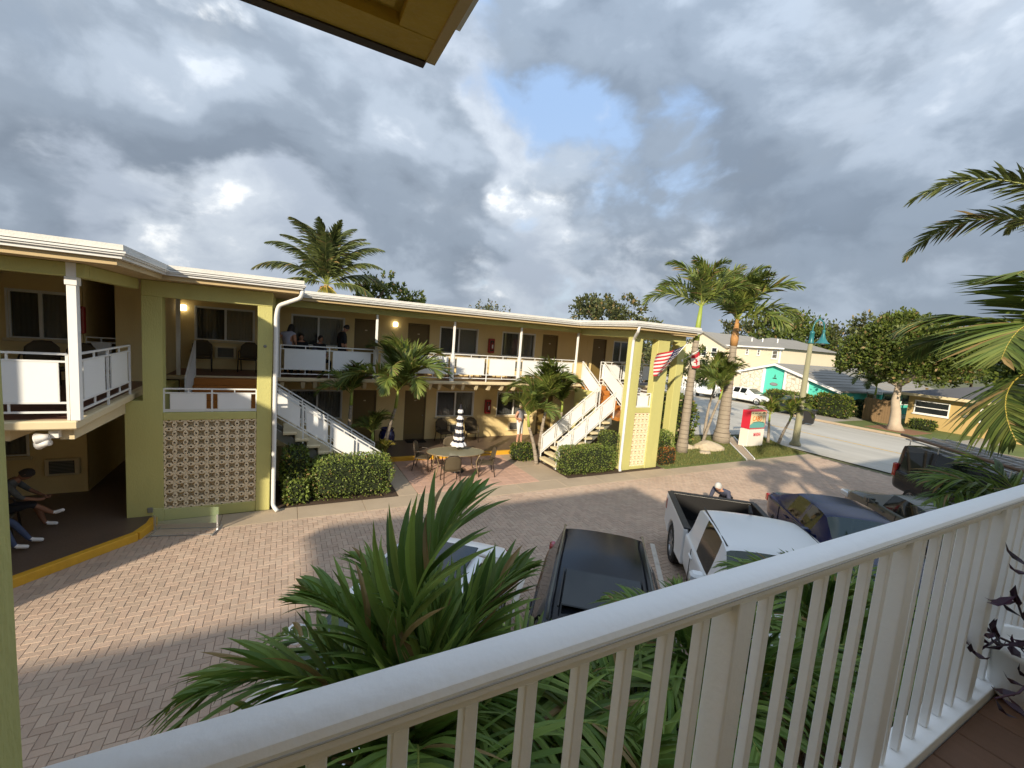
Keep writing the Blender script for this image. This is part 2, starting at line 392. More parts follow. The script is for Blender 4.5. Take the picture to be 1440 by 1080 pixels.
    def build(s, name, m, parent=None, smooth=False, world=True, label=None, fixn=False, auto=None):
        """world=True: coordinates are world ones, and the mesh is moved into the parent's frame."""
        off = None
        if parent is not None and world: off = wloc(parent)
        me = s.mesh(name, off)
        ms = m if isinstance(m, (list, tuple)) else [m]
        for q in ms: me.materials.append(MATS[q] if isinstance(q, str) else q)
        if len(ms) > 1: me.polygons.foreach_set('material_index', s.m)
        if fixn:
            b = bmesh.new(); b.from_mesh(me); bmesh.ops.recalc_face_normals(b, faces=b.faces); b.to_mesh(me); b.free()
        if smooth: me.polygons.foreach_set('use_smooth', [True]*len(me.polygons))
        if auto:
            me.polygons.foreach_set('use_smooth', [True]*len(me.polygons))
            me.set_sharp_from_angle(angle=R(auto))
        return link(me, name, parent, label)
def wloc(o):
    p = Vector(o.location)
    while o.parent is not None: o = o.parent; p = p + Vector(o.location)
    return p
def link(me, name, parent=None, label=None, loc=None):
    o = bpy.data.objects.new(name, me); COL.objects.link(o)
    if parent is not None: o.parent = parent
    if loc is not None: o.location = loc
    if label: o['label'] = label
    return o
def thing(name, label, cat, loc=(0, 0, 0), rz=0., group=None, scale=1.):
    o = bpy.data.objects.new(name, None); COL.objects.link(o); o.location = loc; o.rotation_euler = (0, 0, rz)
    o.empty_display_size = .2; o.scale = (scale,)*3
    o['label'] = label; o['category'] = cat
    if group: o['group'] = group
    return o
def tag(o, label, cat, group=None):
    o['label'] = label; o['category'] = cat
    if group: o['group'] = group
    return o
def struct(o): o['kind'] = 'structure'; return o
def stuff(o): o['kind'] = 'stuff'; return o
def copy_tree(o, parent=None):
    c = o.copy(); COL.objects.link(c); c.parent = parent
    for ch in o.children: copy_tree(ch, c)
    return c
def dup(o, loc, rz=None, label=None, group=None, scale=None):
    c = copy_tree(o); c.location = loc
    if rz is not None: c.rotation_euler = (0, 0, rz)
    if label: c['label'] = label
    if group: c['group'] = group
    if scale: c.scale = (scale,)*3
    return c
def bevel_mod(o, w=.01, seg=2):
    m = o.modifiers.new('bevel', 'BEVEL'); m.width = w; m.segments = seg; m.limit_method = 'ANGLE'; m.angle_limit = R(40); return o
# ================================================================== the ground
mat('window_glass', (.02, .025, .026), .04, spec=.8, alpha=.30, ior=1.6)
def sheet(name, poly, z, m, th=None):
    mb = MB()
    if th: mb.prism(poly, z-th, z)
    else: mb.add([(x, y, z) for x, y in poly], [tuple(range(len(poly)))])
    return struct(mb.build(name, m))
sheet('ground', [(-900, -900), (900, -900), (900, 900), (-900, 900)], -.06, 'far_ground')
sheet('street', [(22.3, -60), (35.3, -60), (35.3, 19), (60, 19.0), (60, 60), (10, 60), (14.5, 16.2), (22.9, 14.9)], -.012, 'asphalt')
lot = sheet('parking_lot', [(-12, -4), (22.3, -4), (22.3, 10.36), (-12, 10.36)], -.012, 'joint_sand')
# --- herringbone pavers, 100 x 200 mm, joints recessed
def paver_mesh(w, h, top=0.0):
    mb = MB(); a, b, c = w/2-.0026, h/2-.0026, .0045
    vs = [(-a,-b,-.011),(a,-b,-.011),(a,b,-.011),(-a,b,-.011), (-a,-b,top-c),(a,-b,top-c),(a,b,top-c),(-a,b,top-c),
          (-a+c,-b+c,top),(a-c,-b+c,top),(a-c,b-c,top),(-a+c,b-c,top)]
    fs = [(0,1,5,4),(1,2,6,5),(2,3,7,6),(3,0,4,7),(4,5,9,8),(5,6,10,9),(6,7,11,10),(7,4,8,11),(8,9,10,11)]
    return vs, fs
U = .1
bricks = []
for iy in range(int(1.3/U), int(10.5/U)):
    for ix in range(int(-8.0/U), int(22.2/U)):
        t = (ix-iy) % 4
        if t == 0: cx, cy, hz_ = (ix+1)*U, (iy+.5)*U, 0
        elif t == 2: cx, cy, hz_ = (ix+.5)*U, iy*U, 1
        else: continue
        if cx < -2.5 and cy > cx + 12.99: continue
        if cx > 22.2 or cy > 10.43 or cx > 9+cy*1.6 and cy < 3.2: continue
        bricks.append((cx, cy, hz_))
# the bricks that show largest in the photograph: the open paving at the left, between the palms and the kerb
def shows(b):
    x, y, _ = b; dd = math.hypot(x, y)
    return (0 if (-3.6 < x < .2 and 5.0 < y < 9.6) else 50) + dd
bricks.sort(key=shows)
pm = []
for w_, h_ in ((2*U, U), (U, 2*U)):
    vs, fs = paver_mesh(w_, h_); me = bpy.data.meshes.new('paver'); me.from_pydata(vs, [], fs); me.materials.append(MATS['paver']); pm.append(me)
for cx, cy, k in bricks[:300]:
    o = link(pm[k], 'paver', lot, loc=(cx, cy, rnd.uniform(-.0012, .0012)))
    o.rotation_euler = (rnd.gauss(0, .005), rnd.gauss(0, .005), rnd.gauss(0, .006))
mb = MB(); pv = [paver_mesh(2*U, U), paver_mesh(U, 2*U)]
for cx, cy, k in bricks[300:]:
    dz = rnd.uniform(-.002, .002); vs, fs = pv[k]; sx, sy = rnd.gauss(0, .006), rnd.gauss(0, .006)
    mb.add([(x+cx, y+cy, z+dz+(x*sx+y*sy if z > -.01 else 0)) for x, y, z in vs], fs)
stuff(mb.build('paver_field', 'paver', lot))
# --- painted bay lines, slanted
bay = Vector((.64, .77, 0)); bn = Vector((.77, -.64, 0))
for px_, py_ in ((4.16, 6.64), (7.56, 6.66), (.76, 6.62)):
    a = Vector((px_, py_, .004)); b = a - bay*4.6
    mb = MB(); q = bn*.05
    for i in range(12):
        s0, s1 = a.lerp(b, i/12), a.lerp(b, (i+1)/12)
        mb.add([s0-q, s1-q, s1+q, s0+q], [(3, 2, 1, 0)])
    struct(mb.build('bay_line', 'line_paint'))
# --- concrete sidewalk in slabs with open joints
sw = struct(MB().box(-2.45, 22.3, 10.36, 14.1, -.05, -.014).build('sidewalk', 'soil'))
def slab(x0, x1, y0, y1, z=.006, m='concrete', par=sw, name='slab'):
    return MB().cbox(x0+.004, x1-.004, y0+.004, y1-.004, -.013, z, .005).build(name, m, par)
xs = [-2.45, -1.2, .3, 1.8, 3.3, 4.8, 6.3, 7.8, 9.3, 10.8, 12.7, 14.4, 16.1, 17.8, 19.5, 21.0, 22.3]
for a, b in zip(xs[:-1], xs[1:]): slab(a, b, 10.36, 11.08 if b < 13 else 10.98)
for (x0, x1, y0, y1) in ((2.75, 3.28, 11.08, 12.6), (2.75, 3.28, 12.6, 14.1), (7.2, 8.3, 11.08, 12.6), (7.2, 8.3, 12.6, 14.1)): slab(x0, x1, y0, y1)
# --- terracotta patio tiles
pt = struct(MB().box(3.28, 7.2, 11.08, 14.1, -.012, -.003).build('patio', 'soil'))
nx, ny = 13, 10
tm = MB().cbox(-.148, .148, -.148, .148, 0, .014, .004).mesh('patio_tile'); tm.materials.append(MATS['patio_tile'])
for i in range(nx):
    for j in range(ny):
        o = link(tm, 'patio_tile', pt, loc=(3.28+.151+i*.3015, 11.08+.151+j*.3018, -.003+rnd.uniform(-.001, .001)))
# --- planting beds
sheet('planting_bed', [(-.2, 11.09), (2.74, 11.09), (2.74, 14.1), (-.2, 14.1)], .004, 'soil')
sheet('planting_bed', [(8.31, 11.09), (10.74, 11.09), (10.74, 14.1), (8.31, 14.1)], .004, 'soil')
# --- raised walkways with yellow kerbs
sheet('walkway', [(-2.45, 10.99), (-2.45, 10.70), (-2.56, 10.30), (-3.82, 9.04), (-9.4, 3.46), (-9.4, 19.9), (-2.45, 19.9)], .145, 'brown_floor', .16)
sheet('walkway', [(-2.44, 14.21), (15.8, 14.21), (15.8, 16.5), (-2.44, 16.5)], .145, 'brown_floor', .16)
def kerb(pts, w=.14, m='curb_yellow'):
    for a, b in zip(pts[:-1], pts[1:]):
        a, b = Vector(a), Vector(b); L = (b-a).length; nseg = max(1, round(L/1.5))
        for i in range(nseg):
            p, q = a.lerp(b, i/nseg), a.lerp(b, (i+1)/nseg); t = (q-p).normalized()*.003
            mb = MB(); mb.bar((p.x+t.x, p.y+t.y, .072), (q.x-t.x, q.y-t.y, .072), w, .16)
            o = struct(bevel_mod(mb.build('kerb', m), .015, 2))
kerb([(-2.40, 10.98), (-2.40, 10.70), (-2.52, 10.28), (-3.79, 9.01), (-9.3, 3.5)])
kerb([(2.78, 14.15), (8.25, 14.15)])
kerb([(22.37, -20), (22.37, 6.2)], .15, 'concrete'); kerb([(35.4, -30), (35.4, 18.9)], .16, 'concrete')
# --- lawns
sheet('lawn', [(12.75, 11.0), (17.6, 11.0), (19.5, 13.0), (21.0, 14.6), (14.0, 16.0), (12.75, 16.0)], .02, 'lawn_base', .05)
sheet('lawn', [(18.15, 11.0), (22.25, 11.0), (22.7, 12.4), (23.9, 14.2), (21.7, 14.45), (20.0, 12.8)], .02, 'lawn_base', .05)
sheet('garden_path', [(17.62, 11.0), (18.13, 11.0), (19.98, 12.82), (21.68, 14.46), (21.05, 14.55), (19.53, 12.98)], .008, 'concrete', .02)
for pts in ([(17.6, 11.0), (19.5, 13.0), (21.0, 14.6)], [(18.15, 11.0), (20.0, 12.8), (21.7, 14.45)]):
    for a, b in zip(pts[:-1], pts[1:]):
        struct(MB().bar((*a, .025), (*b, .025), .045, .06).build('path_edging', 'white_paint'))
sheet('lawn', [(35.5, -30), (90, -30), (90, 9.0), (35.5, 9.0)], .03, 'lawn_base', .08)
sheet('lawn', [(35.5, 10.4), (90, 10.4), (90, 16.6), (35.5, 16.6)], .03, 'lawn_base', .08)
sheet('house_path', [(35.5, 9.02), (60, 9.02), (60, 10.38), (35.5, 10.38)], .03, 'far_concrete', .07)
sheet('driveway', [(35.5, 16.62), (60, 16.62), (60, 18.98), (35.5, 18.98)], .01, 'far_concrete', .04)
mb = MB()
for y in range(-20, 18): mb.box(28.6, 28.75, y, y+.96, -.010, -.007)
struct(mb.build('road_line', 'road_yellow'))
def grass(name, poly, z, n, h):
    xs_ = [p[0] for p in poly]; ys_ = [p[1] for p in poly]; vs = []; fs = []
    def inside(x, y):
        c = False; j = len(poly)-1
        for i in range(len(poly)):
            xi, yi = poly[i]; xj, yj = poly[j]
            if (yi > y) != (yj > y) and x < (xj-xi)*(y-yi)/(yj-yi)+xi: c = not c
            j = i
        return c
    k = 0
    while k < n:
        x, y = rnd.uniform(min(xs_), max(xs_)), rnd.uniform(min(ys_), max(ys_))
        if not inside(x, y): continue
        a = rnd.uniform(0, 6.28); w = .012; hh = h*rnd.uniform(.5, 1.2); lx, ly = rnd.gauss(0, .02), rnd.gauss(0, .02)
        b = len(vs); vs += [(x-math.cos(a)*w, y-math.sin(a)*w, z), (x+math.cos(a)*w, y+math.sin(a)*w, z), (x+lx, y+ly, z+hh)]; fs.append((b, b+1, b+2)); k += 1
    mb = MB(); mb.add(vs, fs); o = stuff(mb.build(name, 'grass_blade')); o['label'] = 'short green lawn grass beside the motel and sign'; o['category'] = 'grass'; return o
grass('grass', [(12.9, 11.05), (17.5, 11.05), (19.4, 13.0), (20.8, 14.6), (14.0, 15.9), (12.9, 15.9)], .02, 16000, .07)
grass('grass', [(18.3, 11.05), (22.2, 11.05), (22.6, 12.4), (23.7, 14.2), (21.7, 14.4), (20.1, 12.8)], .02, 11000, .07)

# ================================================================== the motel across the courtyard
motel = thing('motel_building', 'two-storey yellow and green motel with white balcony railings and flat white eaves', 'building', (5, 16.4, 0))
def wall_x(name, m, x0, x1, z0, z1, yf, ops, th=.2, parent=motel):
    xs_ = sorted({x0, x1, *[v for o in ops for v in o[:2]]}); zs_ = sorted({z0, z1, *[v for o in ops for v in o[2:]]})
    mb = MB()
    for a, b in zip(xs_[:-1], xs_[1:]):
        for c, e in zip(zs_[:-1], zs_[1:]):
            mx, mz = (a+b)/2, (c+e)/2
            if any(o[0] < mx < o[1] and o[2] < mz < o[3] for o in ops): continue
            mb.quad((a, yf, c), (b, yf, c), (b, yf, e), (a, yf, e))
    for a, b, c, e in ops:
        y2 = yf+th
        mb.quad((a, yf, c), (a, yf, e), (a, y2, e), (a, y2, c)); mb.quad((b, yf, e), (b, yf, c), (b, y2, c), (b, y2, e))
        mb.quad((a, yf, e), (b, yf, e), (b, y2, e), (a, y2, e)); mb.quad((b, yf, c), (a, yf, c), (a, y2, c), (b, y2, c))
    return mb.build(name, m, parent)
def window(x0, x1, z0, z1, yf, parent=motel, split=.5, lightside=1, back=.17):
    mb = MB(); f = .032; xm = x0+(x1-x0)*split; y0, y1 = yf+.03, yf+.075
    mb.box(x0+.002, x1-.002, y0, y1, z1-f, z1-.002); mb.box(x0+.002, x1-.002, y0, y1, z0+.002, z0+f)
    mb.box(x0+.002, x0+f, y0, y1, z0+f, z1-f); mb.box(x1-f, x1-.002, y0, y1, z0+f, z1-f)
    mb.box(xm-.03, xm+.03, y0-.008, y1, z0+f, z1-f)
    # slim casing on the wall face
    mb.box(x0-.03, x0+.002, yf-.012, yf+.02, z0-.02, z1+.03); mb.box(x1-.002, x1+.03, yf-.012, yf+.02, z0-.02, z1+.03)
    mb.box(x0+.002, x1-.002, yf-.012, yf+.02, z1-.002, z1+.03)
    w = mb.build('window', 'white_paint', parent)
    for a, b in ((x0+f, xm-.03), (xm+.03, x1-f)):
        MB().box(a, b, y0+.02, y0+.026, z0+f, z1-f).build('pane', 'window_glass', w)
    MB().cbox(x0-.08, x1+.08, yf-.06, yf+.03, z0-.07, z0-.002, .008).build('sill', 'cream_paint', w)
    def drape(a, b, m):
        mb = MB(); n = max(8, int((b-a)/.025)); vs = []
        for i in range(n+1):
            x = a+(b-a)*i/n; y = yf+.13+.02*math.sin(i*1.9)+.008*math.sin(i*.7); vs += [(x, y, z0+.01), (x, y, z1-.01)]
        mb.add(vs, [(2*i, 2*i+2, 2*i+3, 2*i+1) for i in range(n)]); return mb.build('curtain', m, w, smooth=True)
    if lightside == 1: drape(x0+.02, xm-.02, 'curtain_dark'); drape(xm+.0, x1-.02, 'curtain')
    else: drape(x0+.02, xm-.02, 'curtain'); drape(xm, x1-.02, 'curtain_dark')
    return w
def door(x0, x1, z0, z1, yf, parent=motel, plate=True):
    mb = MB(); f = .05; y0 = yf+.015
    mb.box(x0+.002, x0+f, y0, yf+.12, z0, z1-.002); mb.box(x1-f, x1-.002, y0, yf+.12, z0, z1-.002); mb.box(x0+f, x1-f, y0, yf+.12, z1-f, z1-.002)
    dr = mb.build('door', 'door_frame', parent)
    lf = MB().cbox(x0+f+.004, x1-f-.004, yf+.05, yf+.09, z0+.01, z1-f-.004, .004).build('door_leaf', 'door_olive', dr)
    MB().box(x0+f+.004, x1-f-.004, yf+.044, yf+.049, z0+.012, z0+.22).build('kick_plate', 'door_frame', dr)
    mb = MB(); mb.tube([(x1-f-.08, yf+.05, z0+.98), (x1-f-.08, yf+.01, z0+.98)], .016, 8); mb.lathe([(.006, -.01), (.028, 0), (.03, .02), (.01, .03)], 10, (x1-f-.08, yf+.0, z0+.965))
    mb.build('door_knob', 'chrome', dr, smooth=True)
    if plate: MB().box((x0+x1)/2-.04, (x0+x1)/2+.04, yf+.042, yf+.049, z1-.42, z1-.38).build('room_number_plate', 'cream_paint', dr)
    return dr
YW = 16.35
updoors = [(2.16, 2.98), (4.09, 4.94), (10.13, 10.95), (12.97, 13.8)]
lodoors = [(2.2, 3.03), (4.1, 4.95), (10.13, 10.95), (12.97, 13.8)]
upwins = [(-2.49, -.95), (.16, 1.8), (5.38, 6.97), (8.13, 9.72), (14.26, 15.2)]
lowins = [(.2, 1.8), (5.39, 6.97), (8.1, 9.72), (14.26, 15.2)]
ZU = 2.745
wall_x('upper_wall', 'yellow_stucco', -2.9, 15.7, ZU, 5.06, YW, [(a, b, ZU, 4.71) for a, b in updoors]+[(a, b, 3.65, 4.66) for a, b in upwins])
wall_x('lower_wall', 'yellow_stucco', -2.9, 15.7, .14, 2.63, YW, [(a, b, .14, 2.11) for a, b in lodoors]+[(a, b, 1.05, 2.08) for a, b in lowins])
for a, b in updoors: door(a, b, ZU, 4.71, YW)
for a, b in lodoors: door(a, b, .15, 2.11, YW)
for a, b in upwins: window(a, b, 3.65, 4.66, YW)
for a, b in lowins: window(a, b, 1.05, 2.08, YW)
MB().box(-2.9, 15.69, YW+.2, 24, .0, 5.06).build('rear_block', 'yellow_stucco', motel)
# blind panel (closed-up opening) on the upper wall
mb = MB(); x0, x1, z0, z1 = 12.02, 12.66, 3.5, 4.62
for q in ((x0, x1, z0, z0+.04), (x0, x1, z1-.04, z1), (x0, x0+.04, z0+.04, z1-.04), (x1-.04, x1, z0+.04, z1-.04)): mb.box(q[0], q[1], YW-.02, YW+.01, q[2], q[3])
mb.box(x0+.04, x1-.04, YW-.008, YW+.01, z0+.04, z1-.04); mb.build('wall_panel', 'yellow_stucco', motel)
# --- through-wall air conditioners
def aircon(cx, cz, yf, parent=motel):
    a = MB(); a.cbox(cx-.29, cx+.29, yf-.10, yf+.02, cz-.19, cz+.19, .012); o = a.build('air_conditioner', 'cream_paint', parent)
    g = MB(); 
    for i in range(9): z = cz-.13+i*.033; g.bar((cx-.2, yf-.108, z), (cx+.2, yf-.108, z), .012, .016)
    g.build('grille', 'outlet_grey', o); MB().box(cx-.21, cx+.21, yf-.104, yf-.101, cz-.145, cz+.15).build('grille_back', 'glass_dark', o)
    return o
aircon(-1.7, 3.28, YW); aircon(8.95, .58, YW); aircon(6.2, .58, YW); aircon(.95, 3.28, YW); aircon(8.9, 3.28, YW); aircon(6.15, 3.28, YW)
# --- balcony slab, brackets, posts, beams
MB().cbox(-2.9, 15.69, 14.48, YW-.002, 2.62, 2.735, .02).build('balcony_slab', 'cream_paint', motel)
MB().box(-2.88, 15.67, 14.62, YW-.003, 2.736, 2.742).build('balcony_floor', 'red_floor', motel)
for x in [-2.3, -1.7, -1.1, -.09, .48, .82, 1.3, 1.74, 2.31, 2.9, 3.5, 4.05, 4.54, 4.88, 5.4, 5.78, 6.32, 6.84, 7.39, 7.92, 8.5, 9.05, 9.6, 10.2, 10.8]:
    MB().add([(x-.065, 14.56, 2.618), (x+.065, 14.56, 2.618), (x+.045, 14.66, 2.40), (x-.045, 14.66, 2.40), (x-.065, YW-.004, 2.618), (x+.065, YW-.004, 2.618), (x+.045, YW-.004, 2.40), (x-.045, YW-.004, 2.40)],
             [(0,3,2,1),(4,5,6,7),(0,1,5,4),(2,3,7,6),(1,2,6,5),(3,0,4,7)]).build('bracket', 'cream_paint', motel, fixn=True)
for x in (-.22, 2.61, 5.28, 8.0, 10.7):
    bevel_mod(MB().box(x-.036, x+.036, 14.48, 14.55, 2.737, 4.868).build('post', 'white_paint', motel), .006, 1)
bevel_mod(MB().box(-2.64, -2.55, 14.47, 14.56, 2.737, 4.868).build('post', 'white_paint', motel), .006, 1)
MB().box(-2.9, 15.65, 14.42, 14.6, 4.87, 5.058).build('eave_beam', 'green_stucco', motel)
# --- roof with layered white eaves
def inset_poly(p, dd):
    n = len(p); out = []
    for i in range(n):
        a, b, c = Vector(p[i-1]), Vector(p[i]), Vector(p[(i+1) % n])
        d1 = (b-a).normalized(); d2 = (c-b).normalized(); n1 = Vector((-d1.y, d1.x)); n2 = Vector((-d2.y, d2.x))
        k = (n1+n2); k = k/(1+n1.dot(n2)); out.append(tuple(b+k*dd))
    return out
RP = [(-12, 6.2), (-5.4, 6.2), (-5.4, 7.95), (-2.0, 7.95), (-2.0, 10.48), (.36, 10.48), (.36, 13.8), (10.2, 13.8), (10.2, 10.7), (13.45, 10.7), (13.45, 12.3), (15.3, 12.3), (15.3, 14.0), (15.9, 14.0), (15.9, 25), (-12, 25)]
roof = MB().prism(inset_poly(RP, .035), 5.268, 5.345).build('roof', 'roof_white', motel)
MB().prism(inset_poly(RP, .30), 5.062, 5.150).build('soffit', 'soffit_tan', roof)
MB().prism(inset_poly(RP, .13), 5.066, 5.152).build('fascia', 'fascia_tan', roof)
MB().prism(inset_poly(RP, .055), 5.153, 5.200).build('gutter_base', 'gutter_white', roof)
MB().prism(inset_poly(RP, .02), 5.2005, 5.225).build('gutter', 'gutter_white', roof)
MB().prism(RP, 5.2255, 5.252).build('gutter_lip', 'gutter_white', roof)
MB().prism(inset_poly(RP, .14), 5.2525, 5.2675).build('shadow_gap', 'outlet_grey', roof)  # recessed strip coloured dark grey to draw a shadow line below the roof edge
MB().prism([(-12, 6.5), (-5.6, 6.5), (-5.6, 13), (-12, 13)], 0, 5.06).build('forward_block', 'yellow_stucco', motel)
# --- railings
def railing(a, b, z0, z1, nmod, parent=motel, H=(.98, .87, .26, .12), stub=True, name='railing', ends=True, gap=.11):
    """a,b: (x,y) ends; z0,z1: floor level at each end; nmod panels between posts."""
    A, B = Vector((a[0], a[1], z0)), Vector((b[0], b[1], z1)); Zv = Vector((0, 0, 1))
    L = (Vector(b)-Vector(a)).length
    o = MB().bar(A+Zv*H[0], B+Zv*H[0], .04, .03).build(name, 'white_metal', parent)
    for h in H[1:]: MB().bar(A+Zv*h, B+Zv*h, .028, .028).build('rail', 'white_metal', o)
    for i in range(nmod+1):
        if not ends and i in (0, nmod): continue
        p = A.lerp(B, i/nmod); MB().bar(p+Zv*.0, p+Zv*H[0], .032, .032).build('baluster', 'white_metal', o)
    nrm = (B-A); nrm.z = 0; nrm = nrm.normalized(); side = Vector((-nrm.y, nrm.x, 0))*.008
    for i in range(nmod):
        p, q = A.lerp(B, (i+gap/(L/nmod))/nmod), A.lerp(B, (i+1-gap/(L/nmod))/nmod)
        lo, hi = H[2]+.015, H[1]-.015
        c = [p+Zv*lo, q+Zv*lo, q+Zv*hi, p+Zv*hi]
        MB().add([x-side for x in c]+[x+side for x in c], [(3,2,1,0),(4,5,6,7),(0,1,5,4),(1,2,6,5),(2,3,7,6),(3,0,4,7)]).build('panel', 'panel_white', o)
        for r_ in (p, q): MB().bar(r_+Zv*H[2], r_+Zv*H[1], .018, .018).build('panel_bar', 'white_metal', o)
        if stub:
            m_ = p.lerp(q, .5); MB().bar(m_+Zv*H[1], m_+Zv*H[0], .022, .022).build('stub', 'white_metal', o); MB().bar(m_+Zv*H[3], m_+Zv*H[2], .022, .022).build('stub', 'white_metal', o)
    return o
zr = 2.737
for a, b, n in ((-.15, 2.55, 2), (2.67, 5.22, 2), (5.34, 7.94, 2), (8.06, 10.64, 2), (10.76, 11.05, 0), (12.05, 15.6, 3)):
    if n: railing((a, 14.52), (b, 14.52), zr, zr, n)
# --- breeze-block screens
def block_mesh(s=.194):
    h = s/2; rn = .021; nn = 6
    def notch_outline(r_):
        pts = []
        for k in range(4):
            c = Matrix.Rotation(k*math.pi/2, 2)
            loc = [(-h, -h)] + [(-r_*math.cos(math.pi*i/nn), -h + r_*math.sin(math.pi*i/nn)*1.15) for i in range(nn+1)]
            pts += [tuple(c @ Vector(p)) for p in loc]
        return pts
    star = []
    for k in range(4):
        a = math.pi/4 + k*math.pi/2
        star.append((.118*math.cos(a), .118*math.sin(a))); b2 = a+math.pi/4; star.append((.050*math.cos(b2), .050*math.sin(b2)))
    star2 = []
    for i in range(8):
        p, q = Vector(star[i]), Vector(star[(i+1) % 8]); star2.append(tuple(p)); m = p.lerp(q, .5); star2.append(tuple(m*.90))
    mb = MB(); out = notch_outline(rn)
    def layer(y0, y1, hole):
        loops = [out] + ([star2] if hole else [])
        tri = geometry.tessellate_polygon([[Vector((x, z, 0)) for x, z in l] for l in loops])
        flat = [p for l in loops for p in l]; n = len(flat)
        vs = [(x, y0, z) for x, z in flat]+[(x, y1, z) for x, z in flat]
        fs = [tuple(t) for t in tri]+[tuple(n+i for i in reversed(t)) for t in tri]; o_ = 0
        for l in loops:
            m = len(l)
            for i in range(m): j = (i+1) % m; fs.append((o_+i, o_+j, n+o_+j, n+o_+i))
            o_ += m
        mb.add(vs, fs)
    layer(0, .13, True); layer(.1305, .15, False)
    # raised half rings round each notch
    for k in range(4):
        c = Matrix.Rotation(k*math.pi/2, 2); vs = []; fs = []
        for i in range(nn+1):
            a = math.pi*i/nn
            for r_, y in ((rn+.001, -.009), (.041, -.009), (.043, .002), (rn+.001, .002)):
                p = c @ Vector((-r_*math.cos(a), -h+r_*math.sin(a))); vs.append((p.x, y, p.y))
        for i in range(nn):
            for q in range(4): fs.append((i*4+q, i*4+(q+1) % 4, i*4+4+(q+1) % 4, i*4+4+q))
        mb.add(vs, fs)
    me = mb.mesh('breeze_block'); me.materials.append(MATS['brick_cream'])
    b = bmesh.new(); b.from_mesh(me); bmesh.ops.recalc_face_normals(b, faces=b.faces); b.to_mesh(me); b.free()
    return me
BM = block_mesh()
def screen(x0, x1, z0, z1, y, nx, nz):
    sx, sz = (x1-x0)/nx, (z1-z0)/nz
    fr = MB().box(x0, x1, y+.35, y+.36, z0, z1).build('breeze_block_screen', 'shade_black', motel)  # sheet behind the blocks, the dark of the interior painted on
    for i in range(nx):
        for j in range(nz):
            o = link(BM, 'breeze_block', fr, loc=(x0+(i+.5)*sx-5, y-16.4, z0+(j+.5)*sz)); o.scale = (sx/.196, 1, sz/.196)
# --- stair tower beside the left wing
def gbox(name, *a, m='green_stucco', par=motel, bev=.012): return bevel_mod(MB().box(*a).build(name, m, par), bev, 1)
YT = 11.08
gbox('tower_column', -2.57, -2.25, YT, YT+.32, 2.611, 4.738, bev=.004); gbox('tower_column', -2.86, -2.252, YT, YT+.32, .0, 2.61, bev=.004)
gbox('tower_column', -.57, -.28, YT, YT+.30, .0, 4.738)
gbox('tower_beam', -2.57, -.28, YT+.002, YT+.29, 4.739, 5.058)
gbox('tower_beam', -.565, -.285, YT+.30, 14.415, 4.745, 5.057)
gbox('parapet', -2.251, -.571, YT+.01, YT+.2, 2.19, 2.358); gbox('parapet', -2.251, -.571, YT+.01, YT+.2, .0, .248)
screen(-2.25, -.57, .25, 2.188, YT+.03, 9, 10)
railing((-2.24, YT+.06), (-.58, YT+.06), 2.36, 2.36, 2, H=(.50, .41, .05, .02), stub=True)
MB().box(-2.25, -.3, YT+.5, 14.47, 1.72, 1.85).build('landing', 'red_floor', motel)
def steps_y(x0, x1, y0, y1, z0, z1, n, m='orange_floor'):
    for i in range(n):
        z = z0+(z1-z0)*(i+1)/n; y = y0+(y1-y0)*i/n
        MB().box(x0, x1, y, y1+.02, z-(z1-z0)/n+.001, z).build('step', m, motel)
steps_y(-2.2, -.62, 13.2, 14.45, 1.85, 2.70, 5)
railing((-2.22, 13.2), (-2.22, 14.5), 1.85, 2.72, 1, gap=.06, stub=False)
gbox('tower_wall', -2.9, -2.57, YT+.33, 14.4, .0, 2.61, bev=.005)
def flight(x0, x1, y0, y1, z0, z1, n):
    """open flight rising from x0 (z0) to x1 (z1): thick treads on a stringer."""
    dx = (x1-x0)/n; dz = (z1-z0)/n; s = 1 if dx > 0 else -1
    for i in range(n-1):
        xa = x0+dx*i; z = z0+dz*(i+1)
        bevel_mod(MB().box(xa-.02*s, xa+dx+.03*s, y0-.06, y1+.06, z-.075, z).build('tread', 'cream_paint', motel), .012, 1)
    for y in (y0+.17, y1-.17):
        mb = MB(); mb.prism([(x0+dx*.4, z0), (x0+dx*1.6, z0), (x1, z1-.32), (x1, z1-.08)], y-.06, y+.06, 'y'); mb.build('stringer', 'outlet_grey', motel, fixn=True)
flight(2.45, -.28, 11.95, 12.95, 0, 1.85, 10)
railing((-.24, 11.93), (2.40, 11.93), 1.80, .02, 4, H=(.98, .89, .38, .31), gap=.08)
railing((-.24, 12.97), (2.40, 12.97), 1.80, .02, 4, H=(.98, .89, .38, .31), gap=.08)
gbox('stair_wall', -.26, 1.2, 13.1, 13.2, .0, 1.0, m='yellow_stucco', bev=.005)
# --- stair tower by the flags
Y2 = 11.28
gbox('tower_column', 10.76, 11.15, Y2, Y2+.34, 0, 4.80); gbox('tower_column', 11.9, 12.5, Y2, Y2+.30, 0, 4.80)
gbox('tower_beam', 10.76, 12.5, Y2+.002, Y2+.28, 4.801, 5.058); gbox('tower_beam', 10.78, 11.05, Y2+.29, 14.415, 4.80, 5.057)
gbox('tower_beam', 12.2, 12.48, Y2+.31, 14.415, 4.80, 5.057)
gbox('parapet', 11.151, 11.899, Y2+.02, Y2+.18, 2.105, 2.30); gbox('parapet', 11.151, 11.899, Y2+.02, Y2+.18, 0, .118)
screen(11.15, 11.9, .12, 2.103, Y2+.04, 4, 10)
railing((11.16, Y2+.08), (11.89, Y2+.08), 2.30, 2.30, 1, H=(.52, .43, .05, .02))
MB().box(10.8, 12.45, Y2+.5, 14.47, 1.72, 1.85).build('landing', 'orange_floor', motel)
